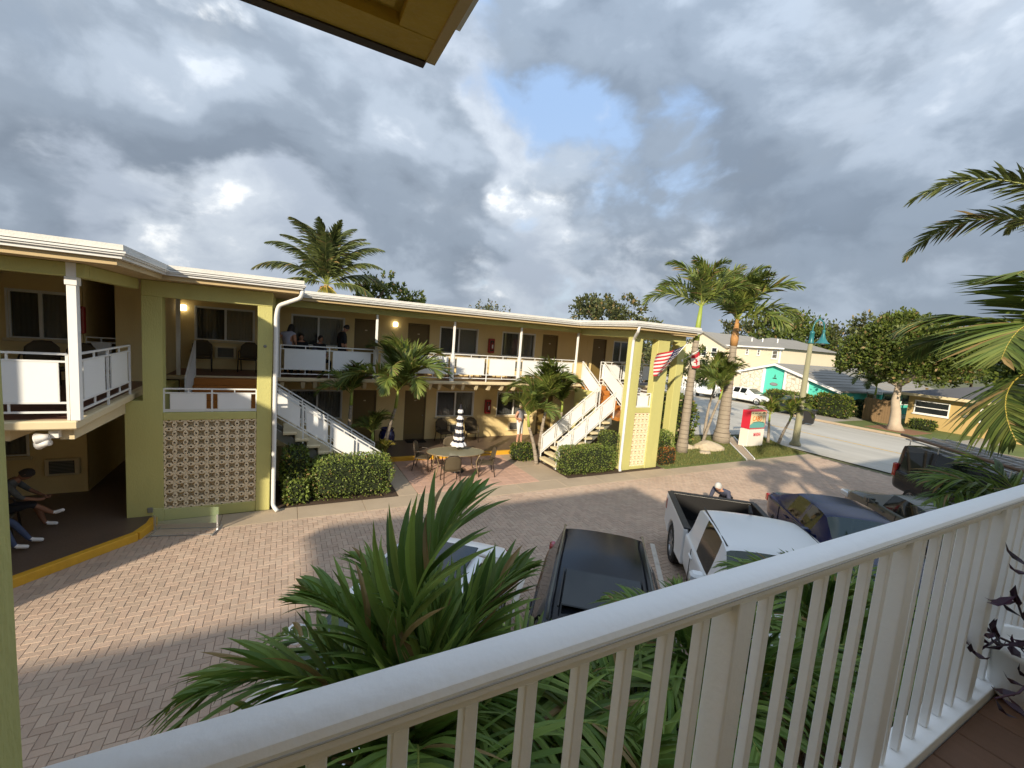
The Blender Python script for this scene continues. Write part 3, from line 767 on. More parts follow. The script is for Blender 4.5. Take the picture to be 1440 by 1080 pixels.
steps_y(11.1, 12.2, 13.2, 14.45, 1.85, 2.70, 5)
flight(8.30, 10.78, 11.95, 12.95, 0, 1.85, 10)
railing((8.36, 11.93), (10.72, 11.93), .02, 1.80, 4, H=(.98, .89, .38, .31), gap=.06, stub=False)
railing((8.36, 12.97), (10.72, 12.97), .02, 1.80, 4, H=(.98, .89, .38, .31), gap=.06, stub=False)
railing((11.06, 13.2), (11.06, 14.5), 1.85, 2.72, 1, gap=.06, stub=False); railing((12.24, 13.2), (12.24, 14.5), 1.85, 2.72, 1, gap=.06, stub=False)
railing((12.3, 11.7), (12.3, 13.1), 1.85, 1.85, 1, gap=.08)
gbox('tower_column', 14.58, 15.02, 12.7, 13.05, 0, 4.80); gbox('tower_beam', 12.51, 15.02, 12.72, 13.0, 4.801, 5.057)
gbox('stair_wall', 10.70, 10.76, 13.05, 14.4, .15, 2.6, bev=.005)
# --- downpipes
def downpipe(pts, r=.045):
    pts = [Vector(p) for p in pts]; sm = [pts[0]]
    for i in range(1, len(pts)-1):
        a, b, c = pts[i-1], pts[i], pts[i+1]; k = min(.12, (b-a).length*.4, (c-b).length*.4)
        p0, p2 = b+(a-b).normalized()*k, b+(c-b).normalized()*k
        for t in (0, .33, .66, 1): sm.append(p0.lerp(b, t).lerp(b.lerp(p2, t), t))
    sm.append(pts[-1]); MB().tube(sm, r, 10).build('downpipe', 'gutter_white', motel, smooth=True)
downpipe([(.30, 10.60, 5.16), (.27, 10.64, 4.98), (-.17, 10.99, 4.78), (-.21, 11.00, 4.55), (-.21, 11.00, .12), (-.12, 10.86, .04)])
downpipe([(10.42, 10.80, 5.16), (10.42, 10.82, 5.0), (10.68, 11.26, 4.75), (10.69, 11.28, 4.5), (10.69, 11.28, .12), (10.6, 11.15, .04)], .05)
# --- left wing: balcony thrown forward over the walkway
YL = 13.0
MB().cbox(-12, -2.72, 8.48, YL-.002, 2.62, 2.752, .02).build('balcony_slab', 'cream_paint', motel)
MB().box(-12, -2.86, 8.62, YL-.003, 2.753, 2.758).build('balcony_floor', 'red_floor', motel)
for x, w in ((-2.92, .16), (-3.62, .18), (-4.9, .18), (-6.2, .18)):
    MB().add([(x-w/2, 8.72, 2.619), (x+w/2, 8.72, 2.619), (x+w/2, 8.72, 2.42), (x-w/2, 8.72, 2.42), (x-w/2, 11.07, 2.619), (x+w/2, 11.07, 2.619), (x+w/2, 11.07, 2.36), (x-w/2, 11.07, 2.36)],
             [(0,3,2,1),(4,5,6,7),(0,1,5,4),(2,3,7,6),(1,2,6,5),(3,0,4,7)]).build('bracket', 'cream_paint', motel, fixn=True)
p = MB(); p.box(-2.80, -2.69, 8.49, 8.60, 2.753, 5.06); p.box(-2.815, -2.675, 8.475, 8.615, 4.74, 4.86); bevel_mod(p.build('post', 'white_paint', motel), .006, 1)
gbox('eave_beam', -12, -2.6, 8.5, 8.68, 4.86, 5.06); gbox('eave_beam', -2.78, -2.60, 8.681, YT, 4.86, 5.059)
railing((-5.30, 8.53), (-2.83, 8.53), 2.757, 2.757, 2, gap=.1); railing((-7.8, 8.53), (-5.4, 8.53), 2.757, 2.757, 2)
railing((-2.75, 8.66), (-2.75, 11.02), 2.757, 2.757, 2, gap=.16)
wall_x('upper_wall', 'yellow_stucco', -12, -4.02, 2.76, 5.06, YL, [(-5.2, -4.22, 3.65, 4.66)]); window(-5.2, -4.22, 3.65, 4.66, YL)
wall_x('lower_wall', 'yellow_stucco', -12, -4.02, .14, 2.61, YL, [(-6.4, -5.0, 1.05, 2.08)]); window(-6.4, -5.0, 1.05, 2.08, YL)
aircon(-4.43, .78, YL)
MB().box(-12, -4.03, YL+.2, 24, 0, 5.06).build('rear_block', 'yellow_stucco', motel)
MB().box(-4.03, -4.02, YL, 24, 0, 5.06).build('passage_wall', 'yellow_stucco', motel)
MB().box(-3.48, -2.92, YL, 24, 2.611, 5.06).build('rear_block', 'yellow_stucco', motel)
MB().box(-4.02, -2.92, 19.8, 20, 0, 5.06).build('passage_wall', 'shade_black', motel)  # end of the passage, its deep shade painted as near-black
railing((-4.02, YL+.1), (-3.49, YL+.1), 2.757, 2.757, 1, gap=.1)
MB().box(-4.02, -3.48, YL+.2, 19.8, 2.6, 2.75).build('balcony_floor', 'red_floor', motel)
# small round plaque on the tower column, and an outlet box low on the wall
MB().lathe([(.0, 0), (.035, 0), (.035, .012), (.02, .02), (0, .02)], 12, M=Matrix.Translation((-.42, YT-.001, 3.85)) @ Matrix.Rotation(R(90), 4, 'X')).build('plaque', 'outlet_grey', motel)
MB().cbox(-2.52, -2.43, YT-.03, YT-.001, .22, .33, .006).build('outlet_box', 'outlet_grey', motel)
# ================================================================== the wing we stand on (roof corner, balcony, railing)
own = thing('motel_wing', 'near motel wing with ochre soffit corner, green column and brown balcony deck', 'building', (-1, -1.2, 0))
MB().box(-30, 26, -10, -1.2, 0, 5.19).build('wall', 'yellow_stucco', own)
MB().box(10.4, 26, -1.19, .45, 0, 5.19).build('wall', 'yellow_stucco', own)
ZS = 5.2
rf = MB()
rf.box(-8.8, .31, -10, 1.2, ZS+.03, ZS+.26); rf.box(.311, 10.2, -10, -1.15, ZS+.03, ZS+.26); rf.box(10.201, 26, -10, .78, ZS+.03, ZS+.26); rf.box(-30, -8.801, -10, -2.0, ZS+.03, ZS+.26)
orf = rf.build('roof', 'soffit_ochre', own)
stuff(orf)
for a, b in (((-8.8, 1.155), (.31, 1.155)), ((-8.8, 1.03), (.2, 1.03))):
    MB().box(a[0], b[0], a[1]-.045, a[1]+.045, ZS+(.0 if a[1] > 1.1 else .012), ZS+.031).build('soffit_moulding', 'soffit_ochre', orf)
for x in (.265, .15): MB().box(x-.045, x+.045, -1.1, 1.109 if x > .2 else .98, ZS+(.001 if x > .2 else .013), ZS+.0305).build('soffit_moulding', 'soffit_ochre', orf)
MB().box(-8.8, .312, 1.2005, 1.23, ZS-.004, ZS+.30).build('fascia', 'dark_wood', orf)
MB().box(.3105, .335, -1.1, 1.2, ZS-.004, ZS+.2).build('fascia', 'fascia_tan', orf)
MB().box(.337, .372, -1.1, 1.12, ZS+.05, ZS+.12).build('gutter', 'gutter_white', orf); MB().box(.337, .395, -1.1, 1.06, ZS+.125, ZS+.20).build('gutter', 'gutter_white', orf)
bevel_mod(MB().box(-.86, -.455, .80, 1.12, 0, ZS+.029).build('column', 'green_stucco', own), .012, 2)
MB().box(-8.8, 10.39, -1.19, .735, 2.55, 2.755).build('balcony_slab', 'cream_paint', own)
for i in range(44):
    x = -.9+i*.27
    MB().cbox(x+.003, x+.267, -1.18, .588, 2.756, 2.785, .004).build('deck_board', 'deck_brown', own)
rail = thing('balcony_railing', 'long white balcony railing with square balusters and broad handrail', 'railing', (1.08, .66, 2.756))
yc = .652
prof = [(-.042, -.036), (-.044, -.012), (-.038, -.001), (-.024, .008), (.006, .011), (.030, .008), (.041, -.001), (.043, -.036), (.026, -.040), (-.026, -.040)]
hr = MB().prism([(yc+y, 3.906+z) for y, z in prof], -.7, 10.38, 'x').build('handrail', 'rail_paint', rail, auto=28)
MB().box(-.7, 10.38, yc-.017, yc+.017, 3.832, 3.8655).build('top_rail', 'rail_paint', rail)
MB().box(-.7, 10.38, yc-.0455, yc-.0438, 3.885, 3.8875).build('handrail_groove', 'groove_grey', rail)
bevel_mod(MB().box(-.7, 10.38, .592, .712, 2.756, 2.835).build('bottom_rail', 'rail_paint', rail), .006, 2)
posts = [1.081+1.02*k for k in range(0, 9)]
bx = [1.081-.1285*k for k in range(1, 13)]
for k in range(8): bx += [posts[k]+1.02/7*j for j in range(1, 7)]
for x in posts: bevel_mod(MB().box(x-.037, x+.037, yc-.037, yc+.037, 2.8355, 3.8655).build('post', 'rail_paint', rail), .005, 2)
bmesh_b = MB().cbox(-.0148, .0148, -.0148, .0148, 2.836-2.756, 3.8315-2.756, .003).mesh('baluster'); bmesh_b.materials.append(MATS['rail_paint'])
for x in bx: link(bmesh_b, 'baluster', rail, loc=(x-1.08, yc-.66, 0))

# ================================================================== vehicles
def interp(x, ks): return float(np.interp(x, [k[0] for k in ks], [k[1] for k in ks]))
def make_car(name, label, spec, loc, heading, paint, glass='car_glass', seats='seat_dark', detail=True, group='vehicles parked in the lot', cat='car'):
    """spec: keyed profiles along x (nose at +x). Body is one lofted, subdivided shell; glass, lights and wheels are parts."""
    root = thing(name, label, cat, (loc[0], loc[1], 0), heading, group)
    S = spec; xs_ = S['x']; n = len(xs_)
    verts = []; 
    for x in xs_:
        w = interp(x, S['w']); zb = interp(x, S['zb']); zs = interp(x, S['zs']); zt = interp(x, S['zt']); wr = interp(x, S['wr'])
        gh = max(0., zt-zs-.10)
        zg = zt-.05 if gh > .05 else zt-.025
        if gh <= .05: wr = w*.86
        y4 = w*.945 if gh > .05 else w*.93
        z4 = zs+.03 if gh > .05 else min(zs+.03, zt-.02)
        verts.append([(w*.80, zb), (w*.975, zb+.05), (w, (zb+zs)/2+.02), (w*.985, zs), (y4, z4), (wr, zg), (wr*.70, zt-.010), (0, zt)])
    bm = bmesh.new(); grid = []
    for x, sec in zip(xs_, verts):
        row = [bm.verts.new((x, y, z)) for y, z in sec] + [bm.verts.new((x, -y, z)) for y, z in reversed(sec[:-1])]
        grid.append(row)
    m = len(grid[0]); cr = bm.edges.layers.float.new('crease_edge')
    G = S['glass']   # list of (i0,i1,kind): kind 's' side, 'w' windscreen, 'r' rear
    for i in range(n-1):
        for j in range(m-1):
            f = bm.faces.new((grid[i][j], grid[i][j+1], grid[i+1][j+1], grid[i+1][j])); f.material_index = 0
            jj = j if j < 7 else 13-j
            for i0, i1, kd in G:
                if i0 <= i < i1 and ((kd == 's' and jj == 4) or (kd in 'wr' and jj in (5, 6))): f.material_index = 1
    bm.faces.new(grid[0]); bm.faces.new(grid[-1][::-1])
    for i in range(n-1):   # floor pan
        bm.faces.new((grid[i][0], grid[i+1][0], grid[i+1][-1], grid[i][-1]))
    for e in bm.edges:
        fm = {f.material_index for f in e.link_faces}
        if len(fm) == 2: e[cr] = 1.0
    for i in range(n):
        for j in (3, 11):
            pass
    for i in range(n-1):
        for j in (3, 4, 5, m-4, m-5, m-6):
            e = bm.edges.get((grid[i][j], grid[i+1][j]))
            if e: e[cr] = max(e[cr], .55 if j in (3, m-4) else .7)
    bmesh.ops.recalc_face_normals(bm, faces=bm.faces)
    me = bpy.data.meshes.new('tmp'); bm.to_mesh(me); bm.free()
    me.materials.append(MATS[paint]); me.materials.append(MATS[glass])
    tmp = bpy.data.objects.new('tmp', me); COL.objects.link(tmp)
    sb = tmp.modifiers.new('s', 'SUBSURF'); sb.levels = 2; sb.render_levels = 2
    wr_, cut = S['wheel'], []
    wy = interp(0, S['w'])
    cm = MB()
    for x in S['axles']:
        for s in (-1, 1):
            cm.tube([(x, s*(wy-.30), wr_*1.0), (x, s*(wy+.3), wr_*1.0)], wr_*1.13, 28)
    cme = cm.mesh('cut'); cme.materials.append(MATS['black_plastic']); co = bpy.data.objects.new('cut', cme); COL.objects.link(co)
    bo = tmp.modifiers.new('b', 'BOOLEAN'); bo.object = co; bo.operation = 'DIFFERENCE'; bo.solver = 'EXACT'
    try: bo.material_mode = 'TRANSFER'
    except Exception: pass
    dg = bpy.context.evaluated_depsgraph_get(); ev = tmp.evaluated_get(dg); fin = bpy.data.meshes.new_from_object(ev)
    bpy.data.objects.remove(tmp); bpy.data.objects.remove(co)
    names_ = [q.name if q else '' for q in fin.materials]
    b = bmesh.new(); b.from_mesh(fin)
    groups = {}
    gi = [i for i, q in enumerate(names_) if q == glass]
    seen = set(); comps = []
    for f in b.faces:
        if f.material_index in gi and f not in seen:
            st = [f]; seen.add(f); c = []
            while st:
                g = st.pop(); c.append(g)
                for e in g.edges:
                    for h in e.link_faces:
                        if h not in seen and h.material_index in gi: seen.add(h); st.append(h)
            comps.append(c)
    def out(faces, nm, mats, smooth=True):
        idx = {}; vs = []; fs = []; mi = []
        for f in faces:
            r_ = []
            for v in f.verts:
                if v not in idx: idx[v] = len(vs); vs.append(tuple(v.co))
                r_.append(idx[v])
            fs.append(r_); mi.append(f.material_index)
        q = bpy.data.meshes.new(nm); q.from_pydata(vs, [], fs)
        for t in mats: q.materials.append(t)
        q.polygons.foreach_set('material_index', mi if len(mats) > 1 else [0]*len(fs)); q.polygons.foreach_set('use_smooth', [True]*len(fs))
        q.set_sharp_from_angle(angle=R(38)); return link(q, nm, root)
    body = out([f for f in b.faces if f.material_index not in gi], 'body', list(fin.materials))
    for c in comps:
        cx = sum(f.calc_center_median().x for f in c)/len(c); cy = sum(f.calc_center_median().y for f in c)/len(c)
        nm = 'side_window' if abs(cy) > .3 else ('windscreen' if cx > S.get('mid', 0) else 'rear_window')
        o = out(c, nm, [MATS['windscreen_glass'] if nm == 'windscreen' else MATS[glass]])
    b.free()
    # wheels
    wm = MB(); r0 = wr_; tw = .11
    wm.lathe([(r0*.66, -tw), (r0*.92, -tw), (r0, -tw*.75), (r0, tw*.75), (r0*.92, tw), (r0*.68, tw), (r0*.66, tw*.4), (r0*.2, .0), (.01, 0)], 28)
    tyre = wm.mesh('wheel'); tyre.materials.append(MATS['rubber']); tyre.polygons.foreach_set('use_smooth', [True]*len(tyre.polygons)); tyre.set_sharp_from_angle(angle=R(35))
    rm = MB(); rm.lathe([(r0*.60, .04), (r0*.68, .085), (r0*.68, .10), (r0*.63, .095), (r0*.60, .05)], 28); rm.lathe([(.0, .05), (.05, .06), (.055, .085), (.02, .092), (0, .092)], 12)
    for k in range(S.get('spokes', 7)):
        a = 2*math.pi*k/S.get('spokes', 7); rm.bar((.04*math.cos(a), .04*math.sin(a), .075), (r0*.64*math.cos(a), r0*.64*math.sin(a), .085), .045, .03)
    rme = rm.mesh('rim'); rme.materials.append(MATS['rim_metal'])
    dm = MB(); dm.lathe([(0, .0), (r0*.66, .0), (r0*.66, .02), (0, .02)], 20); dme = dm.mesh('brake'); dme.materials.append(MATS['black_plastic'])
    for x in S['axles']:
        for s in (-1, 1):
            o = link(tyre, 'wheel', root, loc=(x, s*(wy-.125), wr_)); o.rotation_euler = (R(-90)*s, 0, 0)
            link(rme, 'rim', o); link(dme, 'brake_disc', o)
    # interior
    if S.get('seats'):
        for sx in S['seats']:
            for s in (-1, 1):
                st = MB(); st.cbox(sx-.25, sx+.25, s*.38-.24, s*.38+.24, .42, .62, .05)
                st.prism([(sx-.22, .6), (sx-.08, .6), (sx-.24, 1.12), (sx-.36, 1.12)], s*.38-.22, s*.38+.22, 'y'); st.cbox(sx-.36, sx-.24, s*.38-.12, s*.38+.12, 1.14, 1.30, .04)
                st.build('seat', seats, root, world=False, fixn=True)
        dx = S['dash']; mb = MB(); mb.cbox(dx-.35, dx+.25, -wy*.86, wy*.86, .72, .93, .05); mb.build('dashboard', 'seat_dark', root, world=False)
        mb = MB(); ring = [(dx-.42+.06*math.sin(a), .38+.17*math.cos(a), .95+.17*math.sin(a)) for a in np.linspace(0, 2*math.pi, 17)]; mb.tube(ring, .014, 6, caps=False); mb.build('steering_wheel', 'seat_dark', root, world=False, smooth=True)
    # lights and trim
    for s in (-1, 1):
        xr, xf = xs_[0], xs_[-1]
        t = S['tail']; wt = interp(xr+.12, S['w']); MB().cbox(xr+.02+t[0], xr+.20+t[0], s*(wt*.93)-.09, s*(wt*.93)+.03, t[1], t[2], .03).build('tail_light', 'lamp_red', root, world=False)
        h = S['head']; MB().cbox(xf-.42+h[0], xf-.02+h[0], s*(wy*.86)-.16, s*(wy*.86)+.06, h[1], h[2], .03).build('headlight', 'lamp_clear', root, world=False)
        mx, mz = S['mirror']; mo = MB(); mo.cbox(mx-.09, mx+.10, s*(wy+.14)-.11, s*(wy+.14)+.09, mz-.07, mz+.09, .035); mo.bar((mx, s*(wy*.93), mz-.05), (mx, s*(wy+.1), mz-.03), .06, .04)
        mi = mo.build('wing_mirror', S.get('mirror_mat', paint), root, world=False)
        MB().box(mx-.096, mx-.0905, s*(wy+.14)-.09, s*(wy+.14)+.07, mz-.05, mz+.07).build('mirror_glass', 'chrome', mi, world=False)
        for hx, hz in S.get('handles', []):
            MB().cbox(hx-.10, hx+.10, s*(wy+.015)-.015, s*(wy+.015)+.015, hz-.016, hz+.016, .008).build('door_handle', S.get('handle_mat', paint), root, world=False)
        for gx, z0, z1 in S.get('seams', []):
            mb = MB(); mb.bar((gx, s*(wy*1.001), z0), (gx, s*(wy*.99), z1), .012, .012); mb.build('door_seam', 'black_plastic', root, world=False)
    MB().box(xs_[0]-.015, xs_[0]+.02, -.16, .16, S['plate'], S['plate']+.12).build('licence_plate', 'white_paint', root, world=False)
    return root
def wprof(L, w, tail=.86, nose=.80): return [(-L/2, w*tail), (-L/2+.25, w*.97), (-L/2+.9, w), (L/2-1.2, w), (L/2-.4, w*.95), (L/2, w*nose)]
def suv_spec(L=4.6, w=.885, H=1.62):
    a = L/2
    return dict(x=[-a, -a+.10, -a+.30, -a+.62, -a+.70, -a+1.35, -a+1.45, -a+2.35, -a+2.45, a-1.78, a-1.70, a-1.08, a-.90, a-.45, a-.10, a],
        w=wprof(L, w), zb=[(-a, .45), (-a+.5, .30), (a-.6, .28), (a, .40)],
        zs=[(-a, .92), (-a+.2, 1.00), (a-1.4, .98), (a-.4, .90), (a, .66)],
        zt=[(-a, .95), (-a+.10, 1.10), (-a+.30, 1.44), (-a+.62, H-.03), (-a+1.6, H), (a-1.9, H-.02), (a-1.70, H-.06), (a-1.08, 1.08), (a-.5, 1.0), (a-.1, .84), (a, .70)],
        wr=[(-a, w*.68), (-a+.3, w*.68), (-a+1.5, w*.71), (a-1.7, w*.71), (a-1.08, w*.84)],
        glass=[(1, 3, 'r'), (4, 5, 's'), (6, 7, 's'), (8, 9, 's'), (10, 11, 'w')], axles=(-a+.95, a-.92), wheel=.36, seats=(.25, -.75), dash=a-1.15,
        tail=(.02, .78, 1.04), head=(-.02, .68, .84), mirror=(a-1.62, 1.06), handles=[(-a+1.75, .90), (-a+2.75, .90)], seams=[(-a+1.40, .38, .98), (-a+2.40, .34, .98), (a-1.45, .34, .95)], plate=.74, mid=0)
def sedan_spec(L=4.6, w=.90, H=1.43, coupe=False):
    a = L/2; c = .25 if coupe else 0
    return dict(x=[-a, -a+.08, -a+.30, -a+.62, -a+1.32, -a+1.42, -a+2.0+c*.2, -a+2.10+c*.2, a-2.02, a-1.92, a-1.20, a-1.02, a-.5, a-.1, a],
        w=wprof(L, w, .82, .74), zb=[(-a, .42), (-a+.5, .26), (a-.6, .24), (a, .36)],
        zs=[(-a, .80), (-a+.3, .93), (a-1.5, .90), (a-.4, .80), (a, .58)],
        zt=[(-a, .84), (-a+.08, .98), (-a+.30, 1.03), (-a+.62, 1.06), (-a+1.32, H-.03), (-a+2.0, H), (a-2.0, H-.02), (a-1.92, H-.05), (a-1.20, .99), (a-.5, .88), (a-.1, .74), (a, .60)],
        wr=[(-a, w*.7), (-a+.62, w*.68), (-a+1.4, w*.70), (a-1.95, w*.70), (a-1.2, w*.82)],
        glass=[(3, 4, 'r'), (5, 6, 's'), (7, 8, 's'), (9, 10, 'w')] if not coupe else [(3, 4, 'r'), (5, 8, 's'), (9, 10, 'w')], axles=(-a+.98, a-.90), wheel=.33, seats=(.15, -.75), dash=a-1.35,
        tail=(.03, .70, .90), head=(-.03, .58, .74), mirror=(a-1.80, .98), handles=[(-a+1.55, .82), (-a+2.45, .82)], seams=[(-a+1.95, .34, .90), (a-1.5, .32, .88)] + ([] if coupe else [(-a+1.1, .5, .9)]), plate=.60, mid=0, spokes=10)
HD = math.atan2(-.77, -.64); NOSE = Vector((-.64, -.77)).normalized()
def at_rear(rx, ry, L, back=False):
    n = NOSE if not back else NOSE
    return (rx+n.x*L/2, ry+n.y*L/2)
# dark SUV with a panoramic sunroof
suv = make_car('parked_suv', 'glossy black SUV with sunroof parked in bay beside white pickup', suv_spec(), at_rear(4.82, 5.36, 4.65), HD, 'car_black')
MB().cbox(-.35, .42, -.46, .46, 1.610, 1.632, .010).build('sunroof', 'glass_dark', suv, world=False)
for q in ((-.38, .45, -.49, -.475), (-.38, .45, .475, .49)): MB().box(q[0], q[1], q[2], q[3], 1.606, 1.626).build('sunroof_seal', 'black_plastic', suv, world=False)
for s in (-1, 1): MB().tube([(-1.75, s*.575, 1.57), (-1.6, s*.58, 1.645), (.45, s*.58, 1.645), (.62, s*.575, 1.56)], .016, 8).build('roof_rail', 'car_grey', suv, world=False, smooth=True)
# white saloon behind the palm
ws = make_car('parked_sedan', 'white sedan with dark sunroof parked behind the big palm fronds', sedan_spec(4.75, .92, 1.46), at_rear(2.85, 6.55, 4.75), HD, 'car_white', seats='seat_tan')
MB().cbox(-1.15, .18, -.54, .54, 1.449, 1.470, .008).build('sunroof', 'glass_dark', ws, world=False)
make_car('parked_sedan', 'dark blue sedan with tan seats parked beside white pickup', sedan_spec(4.6, .90, 1.42), at_rear(12.1, 6.0, 4.6), HD, 'car_blue', seats='seat_tan')
gc = sedan_spec(4.55, .90, 1.33, True)
make_car('parked_coupe', 'grey two-door coupe backed in beside the black van', gc, at_rear(15.55, 5.8, 4.55), HD+math.pi, 'car_grey')
# black van with a ladder rack
a = 2.75; w = 1.0; H = 2.08
van = dict(x=[-a, -a+.06, -a+.16, -a+.30, -a+1.45, -a+1.60, -a+2.95, -a+3.10, a-1.45, a-1.38, a-.72, a-.60, a-.30, a-.06, a],
    w=[(-a, w*.93), (-a+.2, w*.99), (-a+.8, w), (a-.8, w), (a-.3, w*.94), (a, w*.8)], zb=[(-a, .48), (a, .42)], zs=[(-a, 1.12), (a-1.0, 1.10), (a-.4, .98), (a, .74)],
    zt=[(-a, 1.30), (-a+.06, 1.75), (-a+.16, 2.0), (-a+.30, H-.02), (-a+1.5, H), (a-1.45, H-.02), (a-1.38, H-.05), (a-.72, 1.28), (a-.60, 1.22), (a-.3, 1.10), (a-.06, .9), (a, .78)],
    wr=[(-a, w*.82), (a-1.4, w*.80), (a-.7, w*.84)], glass=[(1, 2, 'r'), (3, 4, 's'), (5, 6, 's'), (7, 8, 's'), (9, 10, 'w')], axles=(-a+1.05, a-.95), wheel=.37, seats=(.9,), dash=a-.95,
    tail=(.0, .9, 1.35), head=(-.02, .78, .96), mirror=(a-1.2, 1.3), handles=[(-a+2.9, 1.0), (-a+3.4, 1.0)], seams=[(-a+1.52, .5, 1.1), (-a+3.02, .5, 1.1)], plate=.62, mid=0)
v = make_car('parked_van', 'black van with roof rack and ladders parked at the end of the row', van, at_rear(18.75, 5.65, 5.5), HD, 'car_black', cat='van')
for s in (-1, 1): MB().tube([(-2.65, s*.78, 2.17), (1.2, s*.78, 2.17)], .02, 8).build('rack_rail', 'ladder_alu', v, world=False, smooth=True)
for x in (-2.4, -1.2, .0, 1.1):
    mb = MB(); mb.tube([(x, -.80, 2.02), (x, -.80, 2.19), (x, .80, 2.19), (x, .80, 2.02)], .018, 6); mb.build('rack_bar', 'ladder_alu', v, world=False)
for k, (y, z0) in enumerate(((-.45, 2.24), (.30, 2.24))):
    ld = thing('ladder', 'aluminium ladder on van roof rack, ' + ('beside the brown pipe' if k == 0 else 'beside the orange rag'), 'ladder', (v.location.x, v.location.y, 0), HD, None)
    for s in (-1, 1): MB().bar((-2.9, y+s*.19, z0), (1.6, y+s*.19, z0), .035, .07).build('rail', 'ladder_alu', ld, world=False)
    for i in range(15): MB().bar((-2.8+i*.3, y-.19, z0), (-2.8+i*.3, y+.19, z0), .03, .03).build('rung', 'ladder_alu', ld, world=False)
pp = MB().tube([(-2.95, -.74, 2.26), (1.5, -.74, 2.26)], .045, 10).build('pipe', 'pipe_brown', None, world=False, smooth=True)
pp.location = (v.location.x, v.location.y, 0); pp.rotation_euler = (0, 0, HD); tag(pp, 'long brown pipe tied to the van roof rack', 'pipe')
mb = MB(); mb.lathe([(.02, .0), (.16, .01), (.19, .06), (.10, .12), (.02, .13)], 9); og = mb.build('rag', 'orange_cloth', None, world=False, smooth=True); og.location = (v.location.x+NOSE.x*1.1, v.location.y+NOSE.y*1.1, 2.28); tag(og, 'orange rag bundled on the van roof rack', 'rag')
# white pickup: cab lofted like the cars, bed built from panels
a = 2.75; w = .96; H = 1.80
pk = dict(x=[-.62, -.58, -.50, -.38, -.05, .05, .12, .92, 1.02, 1.10, 1.72, 1.86, 2.25, 2.62, 2.75],
    w=[(-.62, w*.99), (1.6, w), (2.3, w*.97), (2.75, w*.86)], zb=[(-.62, .42), (2.3, .42), (2.75, .48)], zs=[(-.62, 1.13), (1.6, 1.12), (2.3, 1.05), (2.75, .82)],
    zt=[(-.62, 1.22), (-.58, 1.40), (-.50, 1.70), (-.38, H-.03), (.1, H), (.9, H-.01), (1.02, H-.03), (1.10, H-.06), (1.72, 1.24), (2.25, 1.18), (2.62, 1.06), (2.75, .86)],
    wr=[(-.62, w*.80), (1.1, w*.78), (1.72, w*.86)], glass=[(1, 2, 'r'), (6, 7, 's'), (9, 10, 'w')], axles=(2.75-.95,), wheel=.40, seats=(.35,), dash=1.55,
    tail=(-2.13, .82, 1.10), head=(-.02, .86, 1.04), mirror=(1.15, 1.22), handles=[(.05, 1.02)], seams=[(-.02, .5, 1.12), (1.28, .5, 1.1)], plate=.7, mid=0, mirror_mat='car_white')
pr_ = at_rear(8.68, 6.12, 5.5)
pu = make_car('pickup_truck', 'white pickup truck with black-lined open bed parked between black SUV and blue sedan', pk, pr_, HD, 'car_white', cat='pickup')
for o in list(pu.children):
    if o.name.startswith('licence_plate'): o.location.x = -2.12
xr, xf = -2.72, -.66
for s in (-1, 1):
    # bed side with a rounded shoulder and wheel arch
    ax, rr = -1.78, .46; pts = [(xr, .52)]
    pts += [(ax+rr*math.cos(t), max(.42, .40+rr*math.sin(t))) for t in np.linspace(math.pi, 0, 15)]
    pts += [(xf, .50), (xf, 1.12), (xf, 1.20), (xr, 1.20), (xr, 1.1)]
    mb = MB(); y0, y1 = s*(w-.09), s*(w+.005); mb.prism(pts, min(y0, y1), max(y0, y1), 'y'); bevel_mod(mb.build('bed_side', 'car_white', pu, world=False, fixn=True), .035, 3)
    MB().box(xr+.02, xf-.0, s*(w-.14) if s > 0 else s*(w-.095), s*(w-.095) if s > 0 else s*(w-.14), .62, 1.19).build('bed_liner', 'black_plastic', pu, world=False)
    MB().cbox(xr+.01, xf, s*(w-.07)-.075, s*(w-.07)+.045, 1.196, 1.225, .01).build('bed_rail', 'black_plastic', pu, world=False)
    MB().cbox(-2.22, -1.34, s*.70-.12, s*.70+.10, .62, .80, .05).build('wheel_tub', 'black_plastic', pu, world=False)
MB().box(xr, xf, -w+.10, w-.10, .56, .62).build('bed_floor', 'black_plastic', pu, world=False)
for i in range(9): MB().box(xr+.05, xf-.05, -.64+i*.16-.03, -.64+i*.16+.03, .621, .632).build('bed_rib', 'black_plastic', pu, world=False)
bevel_mod(MB().box(xr-.05, xr+.03, -w+.08, w-.08, .58, 1.20).build('tailgate', 'car_white', pu, world=False), .03, 3)
MB().cbox(xr-.055, xr+.045, -w+.06, w-.06, 1.196, 1.226, .01).build('tailgate_cap', 'black_plastic', pu, world=False)
MB().box(xr+.031, xr+.05, -w+.10, w-.10, .62, 1.19).build('tailgate_liner', 'black_plastic', pu, world=False)
MB().box(xf-.05, xf-.005, -w+.10, w-.10, .62, 1.22).build('bed_bulkhead', 'black_plastic', pu, world=False)
bevel_mod(MB().box(xr-.17, xr-.05, -w+.06, w-.06, .46, .62).build('rear_bumper', 'chrome', pu, world=False), .03, 2)
tl = [o for o in pu.children if o.name.startswith('wheel')]
for s in (-1, 1):
    src = [o for o in tl if o.name.split('.')[0] == 'wheel' and (o.location.y > 0) == (s > 0)][0]
    c = copy_tree(src, pu); c.location = (-1.78, s*(w-.12), .40)
for s in (-1, 1):
    MB().tube([(-.45, s*.715, 1.735), (.2, s*.725, 1.748), (1.02, s*.715, 1.725)], .013, 6).build('roof_seam', 'black_plastic', pu, world=False)
MB().tube([(-.36, .02, 1.78), (-.46, .02, 1.86), (-.50, .02, 1.87)], [.035, .028, .012], 8).build('roof_antenna', 'black_plastic', pu, world=False)
